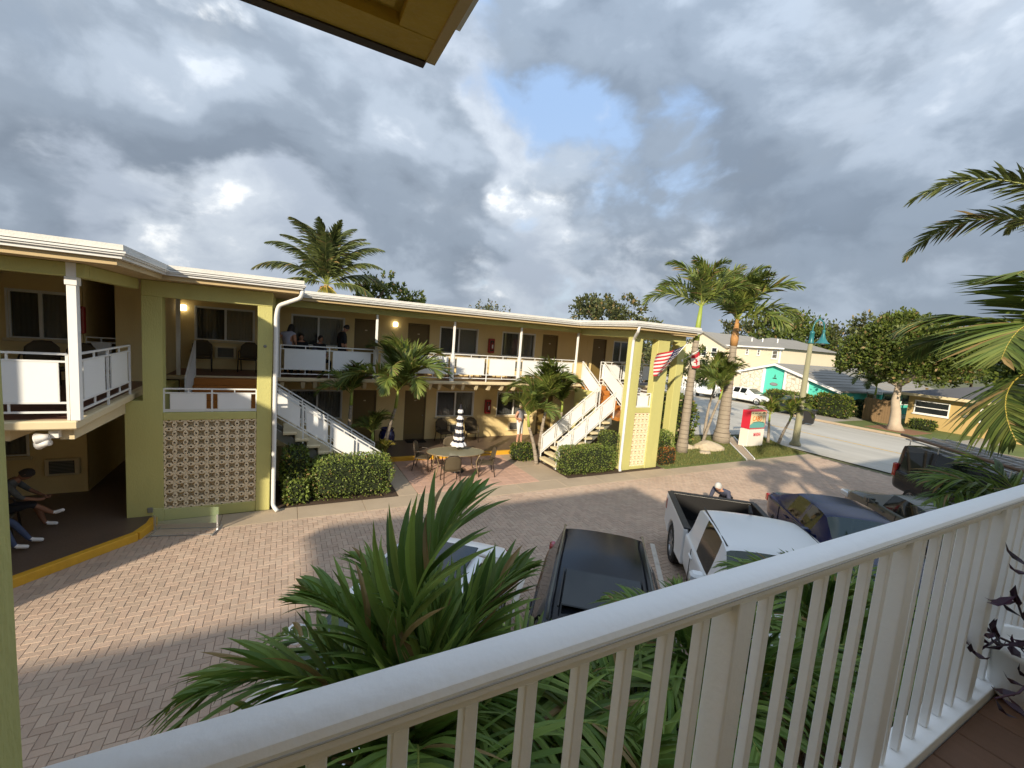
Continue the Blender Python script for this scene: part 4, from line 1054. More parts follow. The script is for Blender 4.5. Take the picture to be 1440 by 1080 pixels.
# cars across the street
far1 = make_car('parked_suv', 'white SUV facing us beside the white fence across the street', suv_spec(), (38.4, 28.9), R(205), 'car_white', detail=False, group='cars across the street')
far2 = make_car('parked_sedan', 'white sedan side-on behind the small palm across the street', sedan_spec(4.7, .91, 1.45), (39.0, 25.2), R(-88), 'car_white', detail=False, group='cars across the street')
far3 = make_car('parked_sedan', 'black sedan in front of the teal gable wall across the street', sedan_spec(4.6, .9, 1.44), (37.6, 20.2), R(196), 'car_black', detail=False, group='cars across the street')
# ================================================================== plants
def frond_mesh(name, L, nl, ll, lw, arch=.9, droop=.5, vee=.6, jitter=.25, seg=3, base=.12, tipw=.35, fwd=.9, matl='leaf_palm', matr='frond_rachis', rr=.018, plume=0., curl=.0, fold=True, seed=1):
    """One palm leaf: an arching rachis along +X (rising then falling) with leaflets down both sides."""
    g = random.Random(seed); mb = MB()
    # rachis curve
    pts = []; ang = arch; x = z = 0.; n = 14; tang = []
    for i in range(n+1):
        pts.append(Vector((x, 0, z))); tang.append(ang); ds = L/n
        x += math.cos(ang)*ds; z += math.sin(ang)*ds; ang -= (droop*1.9)/n*(.35+1.3*i/n)
    bend = [g.gauss(0, .03) for _ in range(2)]
    pts = [p+Vector((0, bend[0]*L*(i/n)**2*2, 0)) for i, p in enumerate(pts)]
    mb.cm = 1; mb.tube(pts, [rr*(1-.85*i/n) for i in range(n+1)], 5); mb.cm = 0
    for k in range(nl):
        u = base + (1-base)*(k+.5)/nl
        f = u*n; i = min(int(f), n-1); t = f-i; p = pts[i].lerp(pts[i+1], t); a = tang[i]*(1-t)+tang[i+1]*t
        T = Vector((math.cos(a), 0, math.sin(a))); Nn = Vector((-math.sin(a), 0, math.cos(a))); Bv = Vector((0, 1, 0))
        env = math.sin(math.pi*min(1, (u-base)/(1-base)*.78+.20))**.7
        for s in (-1, 1):
            l = ll*env*g.uniform(.86, 1.08)
            fw_ = fwd*(.55+.75*u)+g.gauss(0, .10*jitter*4)*.25
            v = vee+g.gauss(0, jitter)*.5 + plume*g.choice((-1, 0, 1))
            D = (T*math.sin(fw_) + (Bv*s*math.cos(v)+Nn*math.sin(v))*math.cos(fw_)).normalized()
            wdir = (T - D*T.dot(D)).normalized(); q = p.copy(); wv = lw*g.uniform(.8, 1.15)*(.6+.4*env)
            prev = None; Dc = D.copy(); off = len(mb.v); vs = []; ridge = D.cross(wdir).normalized()
            dr = curl*g.uniform(.5, 1.5)
            for j in range(seg+1):
                uu = j/seg; ww = wv*(.55+.9*uu if uu < .35 else 1.1*(1-(uu-.35)/.65)**.8)
                if j == seg:
                    vs.append(q.copy())
                else:
                    if fold: vs += [q-wdir*ww*.5, q+ridge*ww*.22, q+wdir*ww*.5]
                    else: vs += [q-wdir*ww*.5, q+wdir*ww*.5]
                q = q+Dc*(l/seg); Dc = (Dc+Vector((0, 0, -1))*dr/seg).normalized()
            fs = []; st = 3 if fold else 2
            for j in range(seg-1):
                for c in range(st-1): fs.append((j*st+c, j*st+c+1, (j+1)*st+c+1, (j+1)*st+c))
            e = (seg-1)*st
            for c in range(st-1): fs.append((e+c, e+c+1, seg*st))
            mb.add(vs, fs)
    me = mb.mesh(name); me.materials.append(MATS[matl]); me.materials.append(MATS[matr]); me.polygons.foreach_set('material_index', mb.m)
    return me
def trunk(root, h, r0, r1, m='bark_palm', lean=(0, 0), rings=0, bulge=0., n=12, name='trunk'):
    mb = MB(); k = 14; pts = []; rs = []
    for i in range(k+1):
        t = i/k; pts.append((lean[0]*t*t*.6+lean[0]*t*.4, lean[1]*t, h*t)); rs.append((r0+(r1-r0)*t)+bulge*math.exp(-((t-.03)/.08)**2)+(.006*math.sin(i*2.7)))
    mb.tube(pts, rs, n); o = mb.build(name, m, root, smooth=True, world=False)
    for i in range(rings):
        t = (i+.5)/rings; j = t*k; a = int(j); p = Vector(pts[a]).lerp(Vector(pts[min(a+1, k)]), j-a); r_ = rs[a]*1.012
        mb = MB(); mb.tube([p-Vector((0, 0, .012)), p+Vector((0, 0, .012))], r_, n, caps=False); mb.build('trunk_ring', 'bark_ring', o, smooth=True, world=False)
    return Vector(pts[-1])
def crown(root, top, meshes, spec, nm='frond'):
    """spec: list of (azimuth deg, elevation deg, scale[, mesh index])"""
    for k, s in enumerate(spec):
        me = meshes[s[3] if len(s) > 3 else k % len(meshes)]; o = link(me, nm, root, loc=top)
        o.rotation_euler = Euler((rnd.uniform(-.25, .25) if len(s) < 5 else s[4], -R(s[1]), R(s[0])), 'XYZ'); o.scale = (s[2],)*3
def ringspec(n, elevs, sc, seed, j=10, start=0):
    g = random.Random(seed); out = []
    for k in range(n): out.append((start+k*137.5+g.uniform(-j, j), elevs[k % len(elevs)]+g.uniform(-8, 8), sc*g.uniform(.88, 1.1)))
    return out
# --- coconut palm behind the motel roof
co = [frond_mesh('frond', 3.8, 70, .88, .09, arch=.50, droop=.85, vee=-.45, jitter=.5, seg=3, matl='leaf_coconut', rr=.03, curl=.9, fold=False, seed=i) for i in (1, 2, 3)]
coy = frond_mesh('frond', 3.3, 40, .7, .06, arch=.3, droop=.5, vee=-.5, seg=3, matl='leaf_yellowing', matr='frond_rachis_yellow', rr=.035, curl=.8, fold=False, seed=8)
t = thing('coconut_palm', 'tall coconut palm with arching fronds rising behind the motel roof', 'palm tree', (1.75, 25.5, 0))
tp = trunk(t, 6.5, .20, .13, lean=(.1, 0))
crown(t, tp, co+[coy], [(10, 66, 1.05, 0), (130, 62, 1.05, 2), (215, 50, 1.1, 1), (325, 35, 1.05, 0), (90, 40, 1., 1), (0, 5, .95, 0), (40, 38, .95, 1), (75, 62, 1., 2), (110, 20, .9, 0), (150, 48, .95, 1), (182, 8, 1., 2), (200, 30, 1.0, 0), (230, 66, 1., 1), (262, 52, .9, 2), (285, 74, 1., 0), (310, 44, .95, 1), (335, 22, .9, 2), (350, 58, .95, 0), (20, 78, .95, 1), (170, 70, .95, 2), (195, -12, .8, 0), (340, -14, .8, 2), (268, -35, .7, 3), (300, -42, .7, 3), (240, -40, .65, 3), (60, -30, .7, 3)])
mb = MB()
for k in range(7):
    a = k*.9; mb = MB(); mb.lathe([(0, -.14), (.09, -.08), (.12, 0), (.09, .08), (0, .13)], 10, (tp.x+.24*math.cos(a), tp.y+.24*math.sin(a), tp.z-.22)); mb.build('coconut', 'crownshaft_tan', t, smooth=True, world=False)
# --- royal-type palms on the lawn
ro = [frond_mesh('frond', 2.15, 56, .62, .07, arch=.75, droop=.95, vee=.25, jitter=.7, seg=3, matl='leaf_palm', rr=.024, plume=.5, curl=.6, fold=False, seed=20+i) for i in range(3)]
t = thing('royal_palm', 'slim palm with bright green crownshaft on lawn beside the flags', 'palm tree', (15.55, 12.7, 0), group='palms on the lawn')
tp = trunk(t, 4.95, .21, .125, rings=26, bulge=.05, lean=(.05, 0)); MB().tube([tp, tp+Vector((.02, 0, .8)), tp+Vector((.05, 0, 1.55))], [.135, .105, .06], 12).build('crownshaft', 'crownshaft', t, smooth=True, world=False)
crown(t, tp+Vector((.05, 0, 1.45)), ro, [(95, 12, 1.25), (118, 40, 1.25), (-60, 8, 1.15), (-20, 30, 1.2), (20, 15, 1.2), (140, -10, 1.25), (200, 20, 1.1), (60, 50, 1.25), (-95, 48, 1.1), (165, 60, 1.1)])
t = thing('royal_palm', 'stout palm with tan peeling crownshaft leaning over the sign lawn', 'palm tree', (19.57, 13.7, 0), group='palms on the lawn')
tp = trunk(t, 4.9, .33, .15, rings=22, bulge=.10); MB().tube([tp, tp+Vector((.0, 0, .35)), tp+Vector((.03, 0, 1.3))], [.165, .19, .07], 12).build('crownshaft', 'crownshaft_tan', t, smooth=True, world=False)
crown(t, tp+Vector((.03, 0, 1.25)), ro, [(-75, 22, 1.55), (-50, -5, 1.4), (-110, 40, 1.45), (-30, 50, 1.45), (10, 20, 1.4), (95, 55, 1.45), (70, 15, 1.4), (120, 10, 1.35), (150, 45, 1.4), (190, 5, 1.3), (-90, -20, 1.35), (230, 35, 1.4), (-5, 75, 1.45), (-60, 60, 1.45), (100, 30, 1.4)])
# --- adonidia clumps: curved thin trunks, drooping leaves
ad = [frond_mesh('frond', 1.5, 54, .52, .042, arch=.8, droop=1.15, vee=.45, jitter=.4, seg=3, matl='leaf_palm', rr=.018, curl=.55, fold=False, seed=40+i) for i in range(3)]
adf = [frond_mesh('frond', 1.45, 30, .50, .055, arch=.8, droop=1.2, vee=.35, jitter=.3, seg=3, matl='leaf_shrub', rr=.018, curl=.8, fold=True, seed=50+i) for i in range(3)]
def small_palm(label, loc, h, lean, sc, n=9, meshes=ad, r=.06, group='small palms', seed=0, elevs=(45, 15, 60, 30, 0), name='christmas_palm', start=0):
    t = thing(name, label, 'palm tree', loc, 0, group); tp = trunk(t, h, r*1.3, r*.8, lean=lean, rings=int(h*5))
    MB().tube([tp, tp+Vector((lean[0]*.1, lean[1]*.1, .22*sc)), tp+Vector((lean[0]*.16, lean[1]*.16, .45*sc))], [r*.85, r*.8, r*.4], 10).build('crownshaft', 'crownshaft', t, smooth=True, world=False)
    crown(t, tp+Vector((lean[0]*.15, lean[1]*.15, .40*sc)), meshes, ringspec(n, elevs, sc, seed, start=start)); return t
small_palm('thin leaning palm with bushy crown beside the flags lawn boulder', (17.9, 13.5, 0), 2.3, (.3, -.4), 1.15, 13, seed=3)
small_palm('second thin leaning palm crossing the first by the boulder', (18.3, 13.7, 0), 2.6, (.9, .5), 1.15, 12, seed=4)
# by the left stairs
small_palm('slender palm behind the left stair railing, dark upright crown', (1.72, 13.55, 0), 2.05, (.05, 0), .86, 10, seed=5, meshes=adf)
small_palm('leaning palm with weeping pale fronds over the yellow kerb', (2.75, 13.6, 0), 1.95, (.35, -.1), 1.38, 16, seed=6, meshes=ad, elevs=(20, 50, -5, 35, 70))
small_palm('short young palm beside the blue pot', (2.35, 13.35, 0), .95, (.05, 0), .62, 9, seed=7)
small_palm('knee-high palm seedling beside the blue pot', (2.75, 13.25, 0), .30, (.02, 0), .5, 8, seed=8, meshes=[frond_mesh('frond', 1.2, 24, .42, .05, arch=.8, droop=.9, vee=.4, matl='leaf_yellowing', fold=False, seed=77)])
# by the right stairs
small_palm('palm with full crown beside the woman at the right stairs', (8.30, 13.05, 0), 1.85, (.15, 0), 1.18, 14, seed=9, elevs=(35, 10, 55, 25, 70))
small_palm('thin grey-stemmed palm rising at foot of right stairs', (8.05, 12.72, 0), 1.35, (-.35, .15), 1.0, 12, seed=10, elevs=(30, 60, 5, 45))
small_palm('smaller palm tucked behind the right stair railing', (9.45, 13.5, 0), 1.75, (.05, .0), .85, 10, seed=11, meshes=adf)
# by the street
small_palm('multi-stemmed palm between the sign and lamp post', (22.4, 13.0, 0), 1.15, (-.15, 0), .95, 9, seed=12, meshes=adf, elevs=(30, 0, 50, 15))
small_palm('short twin palm beside the lamp post kerb', (22.9, 12.75, 0), 1.25, (.35, -.2), .95, 9, seed=13, meshes=adf, elevs=(30, 0, 50, 15))
# --- the big palms right under our railing
nr = [frond_mesh('frond', 1.75, 30, .62, .062, arch=1.0, droop=.75, vee=.80, jitter=.5, seg=6, matl='leaf_near', rr=.018, curl=.75, fold=True, base=.16, fwd=.95, seed=60+i) for i in range(4)]
nr2 = [frond_mesh('frond', 1.9, 30, .74, .062, arch=.9, droop=.95, vee=.20, jitter=.5, seg=6, matl='leaf_near', rr=.018, curl=1.0, fold=True, base=.16, fwd=.8, seed=70+i) for i in range(3)]
NM = nr+nr2
def near_palm(label, loc, h, spec, lean=(0, 0)):
    t = thing('foreground_palm', label, 'palm tree', loc, 0, 'palms below our railing'); tp = trunk(t, h, .09, .075, rings=12, lean=lean)
    MB().tube([tp, tp+Vector((0, 0, .4)), tp+Vector((0, 0, .75))], [.078, .07, .035], 12).build('crownshaft', 'crownshaft', t, smooth=True, world=False)
    crown(t, tp+Vector((0, 0, .62)), NM, spec); return t
near_palm('large dark green palm in front of the white sedan', (.66, 2.0, 0), 1.40,
    [(18, 50, 1.02, 0, .0), (75, 45, .7, 2, .1), (60, 30, .62, 1, .2), (158, 2, .80, 4, .3), (172, -14, .82, 5, .2), (140, 30, .78, 2, -.1), (112, 40, .70, 1, .1), (100, 20, .62, 3, .1), (195, -22, .80, 6, 0.), (85, 52, .62, 3, 0.), (215, 0, .8, 5, .1), (0, 5, .70, 6, .2), (250, 20, .75, 4, 0.), (290, 5, .8, 5, 0.), (330, -5, .75, 6, 0.), (128, 8, .70, 4, 0.), (20, 0, .72, 4, .2), (150, 50, .70, 2, 0), (62, 62, .70, 1, 0), (28, 22, .78, 0, .1), (48, 10, .66, 2, .3), (10, 24, .80, 3, -.1), (120, 22, .78, 0, .2), (135, 55, .62, 1, .1), (165, 26, .74, 1, .3), (70, 14, .58, 2, -.3), (180, 10, .8, 2, .2)])
near_palm('green palm in front of the black SUV bonnet', (1.80, 2.0, 0), .62,
    [(70, 25, .70, 0), (110, 15, .8, 4), (150, 25, .85, 1), (20, 15, .85, 5), (-20, 10, .9, 4), (-60, 15, .85, 6), (190, 12, .9, 5), (230, 15, .85, 4), (270, 20, .85, 3), (300, 5, .85, 4), (130, 0, .8, 6), (45, 0, .8, 5), (170, 40, .8, 2), (250, 45, .8, 0)])
near_palm('green palm in front of the white pickup bonnet', (3.30, 2.0, 0), .62,
    [(70, 20, .75, 0), (110, 15, .8, 4), (150, 20, .85, 1), (20, 15, .9, 5), (-20, 15, .9, 4), (-60, 15, .85, 6), (190, 12, .9, 5), (230, 15, .85, 4), (270, 25, .85, 3), (300, 5, .85, 4), (130, 0, .8, 6), (170, 40, .8, 2), (250, 45, .8, 0)])
near_palm('bushy palm frond clump in front of the black van', (9.1, 1.56, 0), 1.55,
    [(140, 12, .95, 4), (160, 4, .95, 5), (178, 14, .85, 4), (110, 10, .85, 5), (-20, 15, .9, 4), (-60, 25, .85, 6), (200, 12, .9, 5), (240, 15, .85, 4), (290, 5, .85, 4), (150, -12, .9, 6), (60, 20, .9, 5)])
near_palm('palm in front of the blue sedan below the railing', (5.0, 1.95, 0), .66,
    [(70, 15, .75, 0), (110, 15, .8, 4), (150, 20, .85, 1), (20, 15, .9, 5), (-20, 15, .9, 4), (-60, 15, .85, 6), (190, 12, .9, 5), (230, 15, .85, 4), (290, 5, .85, 4), (170, 35, .8, 2), (250, 40, .8, 0)])
# taller palm past the end of the view: its fronds reach into it
lg = [frond_mesh('frond', 2.35, 44, .98, .075, arch=.30, droop=1.0, vee=-.10, jitter=.2, seg=5, matl='leaf_palm', matr='frond_rachis_yellow', rr=.014, curl=.40, fold=True, fwd=.62, base=.22, seed=90+i) for i in range(2)]
t = thing('foreground_palm', 'tall palm at the balcony end with broad fronds drooping toward the street', 'palm tree', (8.85, 1.42, 0), 0, 'palms below our railing')
tp = trunk(t, 4.5, .13, .09, rings=22); crown(t, tp+Vector((0, 0, .12)), lg, [(172, 20, 1.0, 0, .1), (160, 52, .9, 1, .2), (120, 30, .9, 0, 0), (200, 35, .9, 1, 0), (80, 20, .9, 0, 0), (30, 30, .9, 1, 0), (-20, 20, .9, 0, 0), (-70, 30, .9, 1, 0), (250, 25, .9, 0, 0), (166, -12, .9, 1, .5)])
t = thing('foreground_palm', 'highest palm beside the balcony, feathery frond tips against the clouds', 'palm tree', (11.1, 1.80, 0), 0, 'palms below our railing')
ft = [frond_mesh('frond', 3.3, 96, .55, .055, arch=.35, droop=1.05, vee=.15, jitter=.7, seg=3, matl='leaf_coconut', rr=.028, curl=.6, fold=False, seed=95+i, plume=.5) for i in range(2)]
tp = trunk(t, 6.3, .15, .11, rings=30); crown(t, tp+Vector((0, 0, .3)), ft, [(177, 6, .95, 0, 0), (130, 35, .9, 1, 0), (210, 30, .9, 0, 0), (90, 20, .9, 1, 0), (40, 35, .9, 0, 0), (-10, 20, .9, 1, 0), (-60, 30, .9, 0, 0), (250, 25, .9, 1, 0), (300, 50, .9, 0, 0)])

# --- leaf clouds for hedges, shrubs and trees
def leaves_on(points, normals, size, seed=0, ar=.55, up_=.3):
    """numpy: one bent quad leaf per point."""
    g = np.random.RandomState(seed); n = len(points)
    d = normals + g.normal(0, .75, (n, 3)) + np.array([0, 0, up_]); d /= np.linalg.norm(d, axis=1)[:, None]
    ref = g.normal(0, 1, (n, 3)); s = np.cross(d, ref); s /= np.linalg.norm(s, axis=1)[:, None]
    l = size*g.uniform(.6, 1.3, n)[:, None]; w = l*ar; nn = np.cross(d, s)
    a = points; b = points+d*l*.5+s*w*.5+nn*l*.08; c = points+d*l; e = points+d*l*.5-s*w*.5+nn*l*.08
    V = np.stack([a, b, c, e], 1).reshape(-1, 3); F = np.arange(4*n).reshape(-1, 4)
    return V, F
def np_mesh(name, V, F, m):
    me = bpy.data.meshes.new(name); me.vertices.add(len(V)); me.vertices.foreach_set('co', V.astype(np.float32).ravel())
    k = F.shape[1]; me.loops.add(F.size); me.loops.foreach_set('vertex_index', F.astype(np.int32).ravel()); me.polygons.add(len(F))
    me.polygons.foreach_set('loop_start', np.arange(0, F.size, k, dtype=np.int32)); me.update(calc_edges=True); me.materials.append(MATS[m]); return me
def hedge(name, label, loc, size, n, leaf, m='leaf_hedge', rz=0, group=None, round_=.18, seed=0, cat='hedge'):
    g = np.random.RandomState(seed); t = thing(name, label, cat, loc, rz, group); sx, sy, sz = size
    P = g.uniform(-1, 1, (n*3, 3)); ax = g.randint(0, 3, n*3); wgt = np.array([sy*sz, sx*sz, sx*sy*1.0])
    ax = g.choice(3, n*3, p=wgt/wgt.sum()); sg = g.choice([-1, 1], n*3); P[np.arange(n*3), ax] = sg; keep = ~((ax == 2) & (sg < 0)); P = P[keep][:n]; ax = ax[keep][:n]; sg = sg[keep][:n]
    Nn = np.zeros_like(P); Nn[np.arange(len(P)), ax] = sg
    k = np.abs(P)**8; r_ = (k.sum(1))**(1/8); Pr = P/np.maximum(1, r_*(1-round_)+round_*np.linalg.norm(P, axis=1)/1.2)[:, None]
    lump = 1+.05*np.sin(P[:, :1]*7+seed)*np.sin(P[:, 2:3]*5+1)+g.normal(0, .035, (len(P), 1))
    Q = Pr*lump*np.array([sx/2, sy/2, sz/2])+np.array([0, 0, sz/2])
    Q -= Nn*leaf*.5
    V, F = leaves_on(Q, Nn, leaf, seed); link(np_mesh('foliage', V, F, m), 'foliage', t)
    b = MB(); b.cbox(-sx*.45, sx*.45, -sy*.43, sy*.43, .02, sz*.93, min(sx, sy, sz)*.2); b.build('shade_core', 'hedge_core', t, world=False)  # dark inner box: the shade inside the foliage put into its colour
    return t
hedge('box_hedge', 'square clipped light green hedge in front of the left stairs', (1.62, 11.62, 0), (1.95, .95, 1.05), 5200, .055, seed=1, group='clipped hedges')
hedge('leafy_shrub', 'dark leafy shrub growing against the downpipe', (.25, 11.72, 0), (.62, .80, 1.32), 1700, .085, 'leaf_shrub', seed=2, round_=.6, cat='shrub')
hedge('leafy_shrub', 'low bright leafy shrub at foot of the dark shrub', (.28, 11.36, 0), (.55, .42, .62), 900, .085, 'leaf_hedge', seed=22, round_=.6, cat='shrub')
hedge('box_hedge', 'square clipped dark green hedge in front of the right stairs', (9.35, 11.55, 0), (2.25, .72, .92), 5200, .055, seed=3, group='clipped hedges')
hedge('box_hedge', 'taller narrow hedge against the flag tower column', (10.42, 11.72, 0), (.62, .62, 1.38), 1700, .055, seed=4, group='clipped hedges', round_=.3)
hedge('round_shrub', 'small round shrub at the kerb end beside the woman', (7.85, 13.35, 0), (.95, .75, .62), 1100, .07, 'leaf_shrub', seed=5, round_=.9, cat='shrub')
hedge('flowering_hedge', 'loose hedge with red-orange leaves beside the flag tower', (13.25, 12.05, 0), (.95, 1.1, 1.25), 2600, .075, 'leaf_hedge', seed=6, round_=.4, cat='hedge')
hedge('flowering_shrub', 'low shrub of red and orange leaves at foot of the flag tower', (13.2, 11.46, 0), (.8, .35, .7), 700, .07, 'leaf_red', seed=66, round_=.7, cat='shrub')
hedge('seagrape_shrub', 'big round-leaved shrub behind the slim palm', (16.2, 14.2, 0), (2.3, 1.9, 2.35), 2600, .15, 'leaf_shrub', seed=7, round_=.8, cat='shrub')
hedge('leafy_shrub', 'low green bushes under the teal gable wall', (39.5, 21.6, 0), (1.2, 4.2, 1.6), 1800, .2, 'leaf_shrub', seed=8, round_=.6, cat='shrub')
hedge('leafy_shrub', 'green bushes under the right teal panel', (39.6, 18.2, 0), (1.2, 2.6, 1.9), 1500, .2, 'leaf_shrub', seed=9, round_=.6, cat='shrub')
hedge('leafy_shrub', 'dark bushes at the teal house porch', (43.2, 17.0, 0), (2.0, 2.6, 1.5), 1300, .2, 'leaf_far', seed=10, round_=.6, cat='shrub')
hedge('leafy_shrub', 'low bush beside the pale tree trunk', (41.6, 13.2, 0), (1.0, 1.5, .8), 700, .14, 'leaf_shrub', seed=14, round_=.8, cat='shrub')
small_palm('dark palm standing at the teal house porch', (42.2, 16.6, 0), 2.1, (.1, 0), 1.6, 12, meshes=adf, seed=30, r=.09)
def tree(name, label, loc, lobes, n, leaf, m, trunk_pts=None, bark='bark_brown', group=None, seed=0, branches=6, r0=.25, cat='tree'):
    """lobes: (x,y,z,rx,ry,rz) ellipsoids in local coordinates; leaves fill their outer shells."""
    g = np.random.RandomState(seed); t = thing(name, label, cat, loc, 0, group); V = []; F = []; off = 0
    vol = np.array([l[3]*l[4]*l[5] for l in lobes])**.8; cnt = (n*vol/vol.sum()).astype(int)
    for l, c in zip(lobes, cnt):
        # clump centres on the lobe's shell, leaves round each clump
        nc = max(6, c//26); u = g.normal(0, 1, (nc, 3)); u /= np.linalg.norm(u, axis=1)[:, None]; u[:, 2] = np.where(u[:, 2] < -.55, -u[:, 2], u[:, 2])
        rr_ = g.uniform(.62, 1.06, (nc, 1)); cc = u*rr_*np.array(l[3:6])+np.array(l[:3])
        idx = g.randint(0, nc, c); P = cc[idx]+np.clip(g.normal(0, 1, (c, 3)), -1.5, 1.5)*np.array(l[3:6])*.13; Nn = u[idx]
        v, f = leaves_on(P, Nn, leaf, seed+off % 97, ar=.6); V.append(v); F.append(f+off); off += len(v)
    link(np_mesh('crown', np.concatenate(V), np.concatenate(F), m), 'crown', t)
    tz = min(l[2] for l in lobes); mb = MB(); pts = trunk_pts or [(0, 0, 0), (.05, 0, tz*.5), (0, 0, tz)]
    k = len(pts); mb.tube(pts, [r0*(1-.5*i/(k-1))+(r0*.45 if i == 0 else 0) for i in range(k)], 10)
    tr_ = mb.build('trunk', bark, t, smooth=True, world=False)
    for i in range(min(branches, len(lobes))):
        l = lobes[i]; a = Vector(pts[-1]); b = Vector(l[:3]); md = a.lerp(b, .5)+Vector((0, 0, -.1*abs(b.x-a.x)))
        MB().tube([a, md, b], [r0*.42, r0*.28, r0*.1], 7).build('limb', bark, t, smooth=True, world=False)
    return t
# the ficus with the pale trunk across the street
tree('shade_tree', 'broad dense tree with pale thick trunk across the street', (38.5, 13.65, 0),
     [(0, .2, 5.6, 2.6, 2.6, 2.1), (-.3, 2.0, 5.0, 1.9, 1.9, 1.7), (.2, -1.9, 5.2, 1.8, 1.9, 1.7), (.3, .5, 7.0, 1.6, 1.5, 1.3), (-.4, -.6, 4.2, 1.7, 1.8, 1.3), (0, 2.9, 4.4, 1.2, 1.2, 1.1), (.2, -2.7, 6.1, 1.1, 1.1, 1.0), (.2, 1.7, 6.5, 1.2, 1.2, 1.1)],
     34000, .24, 'leaf_tree', [(0, 0, 0), (.0, .05, .5), (0, .1, 1.3), (-.1, .2, 2.1), (0, .2, 3.2)], 'bark_pale', seed=41, branches=7, r0=.40)
sheet('tree_ring', [(37.3, 12.2), (40.3, 12.2), (40.3, 15.0), (37.3, 15.0)], .045, 'mulch', .05)
def blob(name, label, loc, w, h, z0, n, leaf, m, seed, group, r0=.25):
    g = random.Random(seed); lobes = [(0, 0, z0+h*.45, w*.36, w*.36, h*.42)]
    for k in range(6): a = k*1.05+g.uniform(-.3, .3); lobes.append((math.cos(a)*w*.30, math.sin(a)*w*.30, z0+h*g.uniform(.25, .75), w*g.uniform(.16, .26), w*g.uniform(.16, .26), h*g.uniform(.18, .30)))
    return tree(name, label, loc, lobes, n, leaf, m, seed=seed, group=group, r0=r0, branches=5)
FG = 'trees behind the buildings'
blob('broadleaf_tree', 'dark round treetop rising behind the right end of the motel roof', (24.8, 30, 0), 6.6, 5.4, 3.4, 3800, .30, 'leaf_far', 51, FG)
blob('broadleaf_tree', 'second dark treetop beside the slim palm behind the motel', (31.5, 31, 0), 6.5, 4.6, 3.0, 3200, .30, 'leaf_far', 52, FG)
blob('broadleaf_tree', 'leafy tree seen between the flag tower and slim palm', (21.5, 20.5, 0), 3.6, 4.2, .8, 2600, .20, 'leaf_far', 53, FG)
blob('broadleaf_tree', 'green tree in front of the beige house wall', (27.5, 22.3, 0), 3.8, 3.8, 1.2, 2600, .20, 'leaf_tree', 54, FG)
blob('broadleaf_tree', 'small treetop beside the coconut palm behind the motel roof', (4.6, 27, 0), 2.4, 3.2, 4.6, 1500, .22, 'leaf_tree', 55, FG)
blob('broadleaf_tree', 'low treetop just clearing the motel roof past the coconut palm', (6.9, 28, 0), 2.6, 2.2, 5.2, 900, .22, 'leaf_tree', 56, FG)
blob('broadleaf_tree', 'sparse distant treetop over the middle of the motel roof', (20.6, 45, 0), 5, 5.2, 3.6, 700, .25, 'leaf_far', 57, FG)
FT = ['dark tree of the far line beside the beige house corner', 'dark tree of the far line behind the street lamp', 'dark tree of the far line behind the teal house ridge', 'dark tree of the far line behind the teal roof end', 'tall tree of the far line behind the beige house roof', 'dark tree of the far line behind the pale-trunked tree', 'green tree behind the yellow house, next to the pale-trunked tree', 'green tree behind the yellow house roof ridge', 'green tree behind the yellow house roof, past its ridge', 'green tree behind the far end of the yellow house']
for k, (x, y, w_, h_) in enumerate(((75, 42, 16, 13), (82, 36, 16, 12.5), (86, 30, 16, 12.8), (90, 24, 16, 12), (80, 50, 16, 13), (92, 17, 16, 11), (72, 12, 12, 9), (74, 6, 12, 8.4), (66, 2, 10, 8), (60, -3, 10, 8.5))):
    blob('broadleaf_tree', FT[k], (x, y, 0), w_, h_, .4, 4200, .6, 'leaf_far' if k % 3 else 'leaf_tree', 60+k, 'far tree line' if k < 6 else 'trees behind the yellow house')
# purple potted plant on the deck
pl_ = thing('potted_plant', 'purple-leaved plant in white pot on the brown deck', 'plant', (3.52, .47, 2.786), scale=1.35)
mb = MB(); mb.lathe([(.09, 0), (.13, .02), (.15, .2), (.165, .2), (.165, .23), (.14, .23), (.13, .2), (0, .19)], 20); mb.build('pot', 'white_paint', pl_, smooth=True, world=False)
g = random.Random(3)
def sprig(pts):
    MB().tube(pts, [.006, .005, .004, .003][:len(pts)], 5).build('stem', 'leaf_purple', pl_, world=False)
    for i in range(1, len(pts)):
        for s in range(3):
            p = Vector(pts[i-1]).lerp(Vector(pts[i]), .5+.5*s/2); dv = Vector((g.gauss(-.5, .6), g.gauss(0, .6), g.gauss(.35, .5))).normalized(); l = g.uniform(.06, .11); sd = dv.cross(Vector((0, 0, 1))).normalized()*l*.16; nn = dv.cross(sd).normalized()
            MB().add([p, p+dv*l*.35+sd, p+dv*l*.75+sd*.7, p+dv*l-nn*.02, p+dv*l*.75-sd*.7, p+dv*l*.35-sd, p+dv*l*.5+nn*.012], [(0, 1, 6), (1, 2, 6), (2, 3, 6), (3, 4, 6), (4, 5, 6), (5, 0, 6)]).build('leaf', 'leaf_purple', pl_, world=False)
for a in ([(0, 0, .2), (-.10, .02, .32), (-.22, .04, .40), (-.32, .05, .50)], [(0, 0, .2), (-.16, .04, .28), (-.30, .06, .30), (-.42, .06, .38)], [(0, 0, .2), (-.14, -.02, .22), (-.30, 0, .16), (-.46, .02, .18)], [(0, 0, .2), (-.06, .0, .36), (-.12, .03, .48), (-.20, .05, .58)],
          [(0, 0, .2), (-.12, .1, .25), (-.26, .12, .22), (-.36, .12, .26)], [(0, 0, .2), (.08, .02, .36), (.16, .04, .46)], [(0, 0, .2), (.02, -.1, .36), (.0, -.2, .42)], [(0, 0, .2), (-.16, -.08, .16), (-.26, -.12, .04), (-.32, -.14, -.02)]): sprig(a)
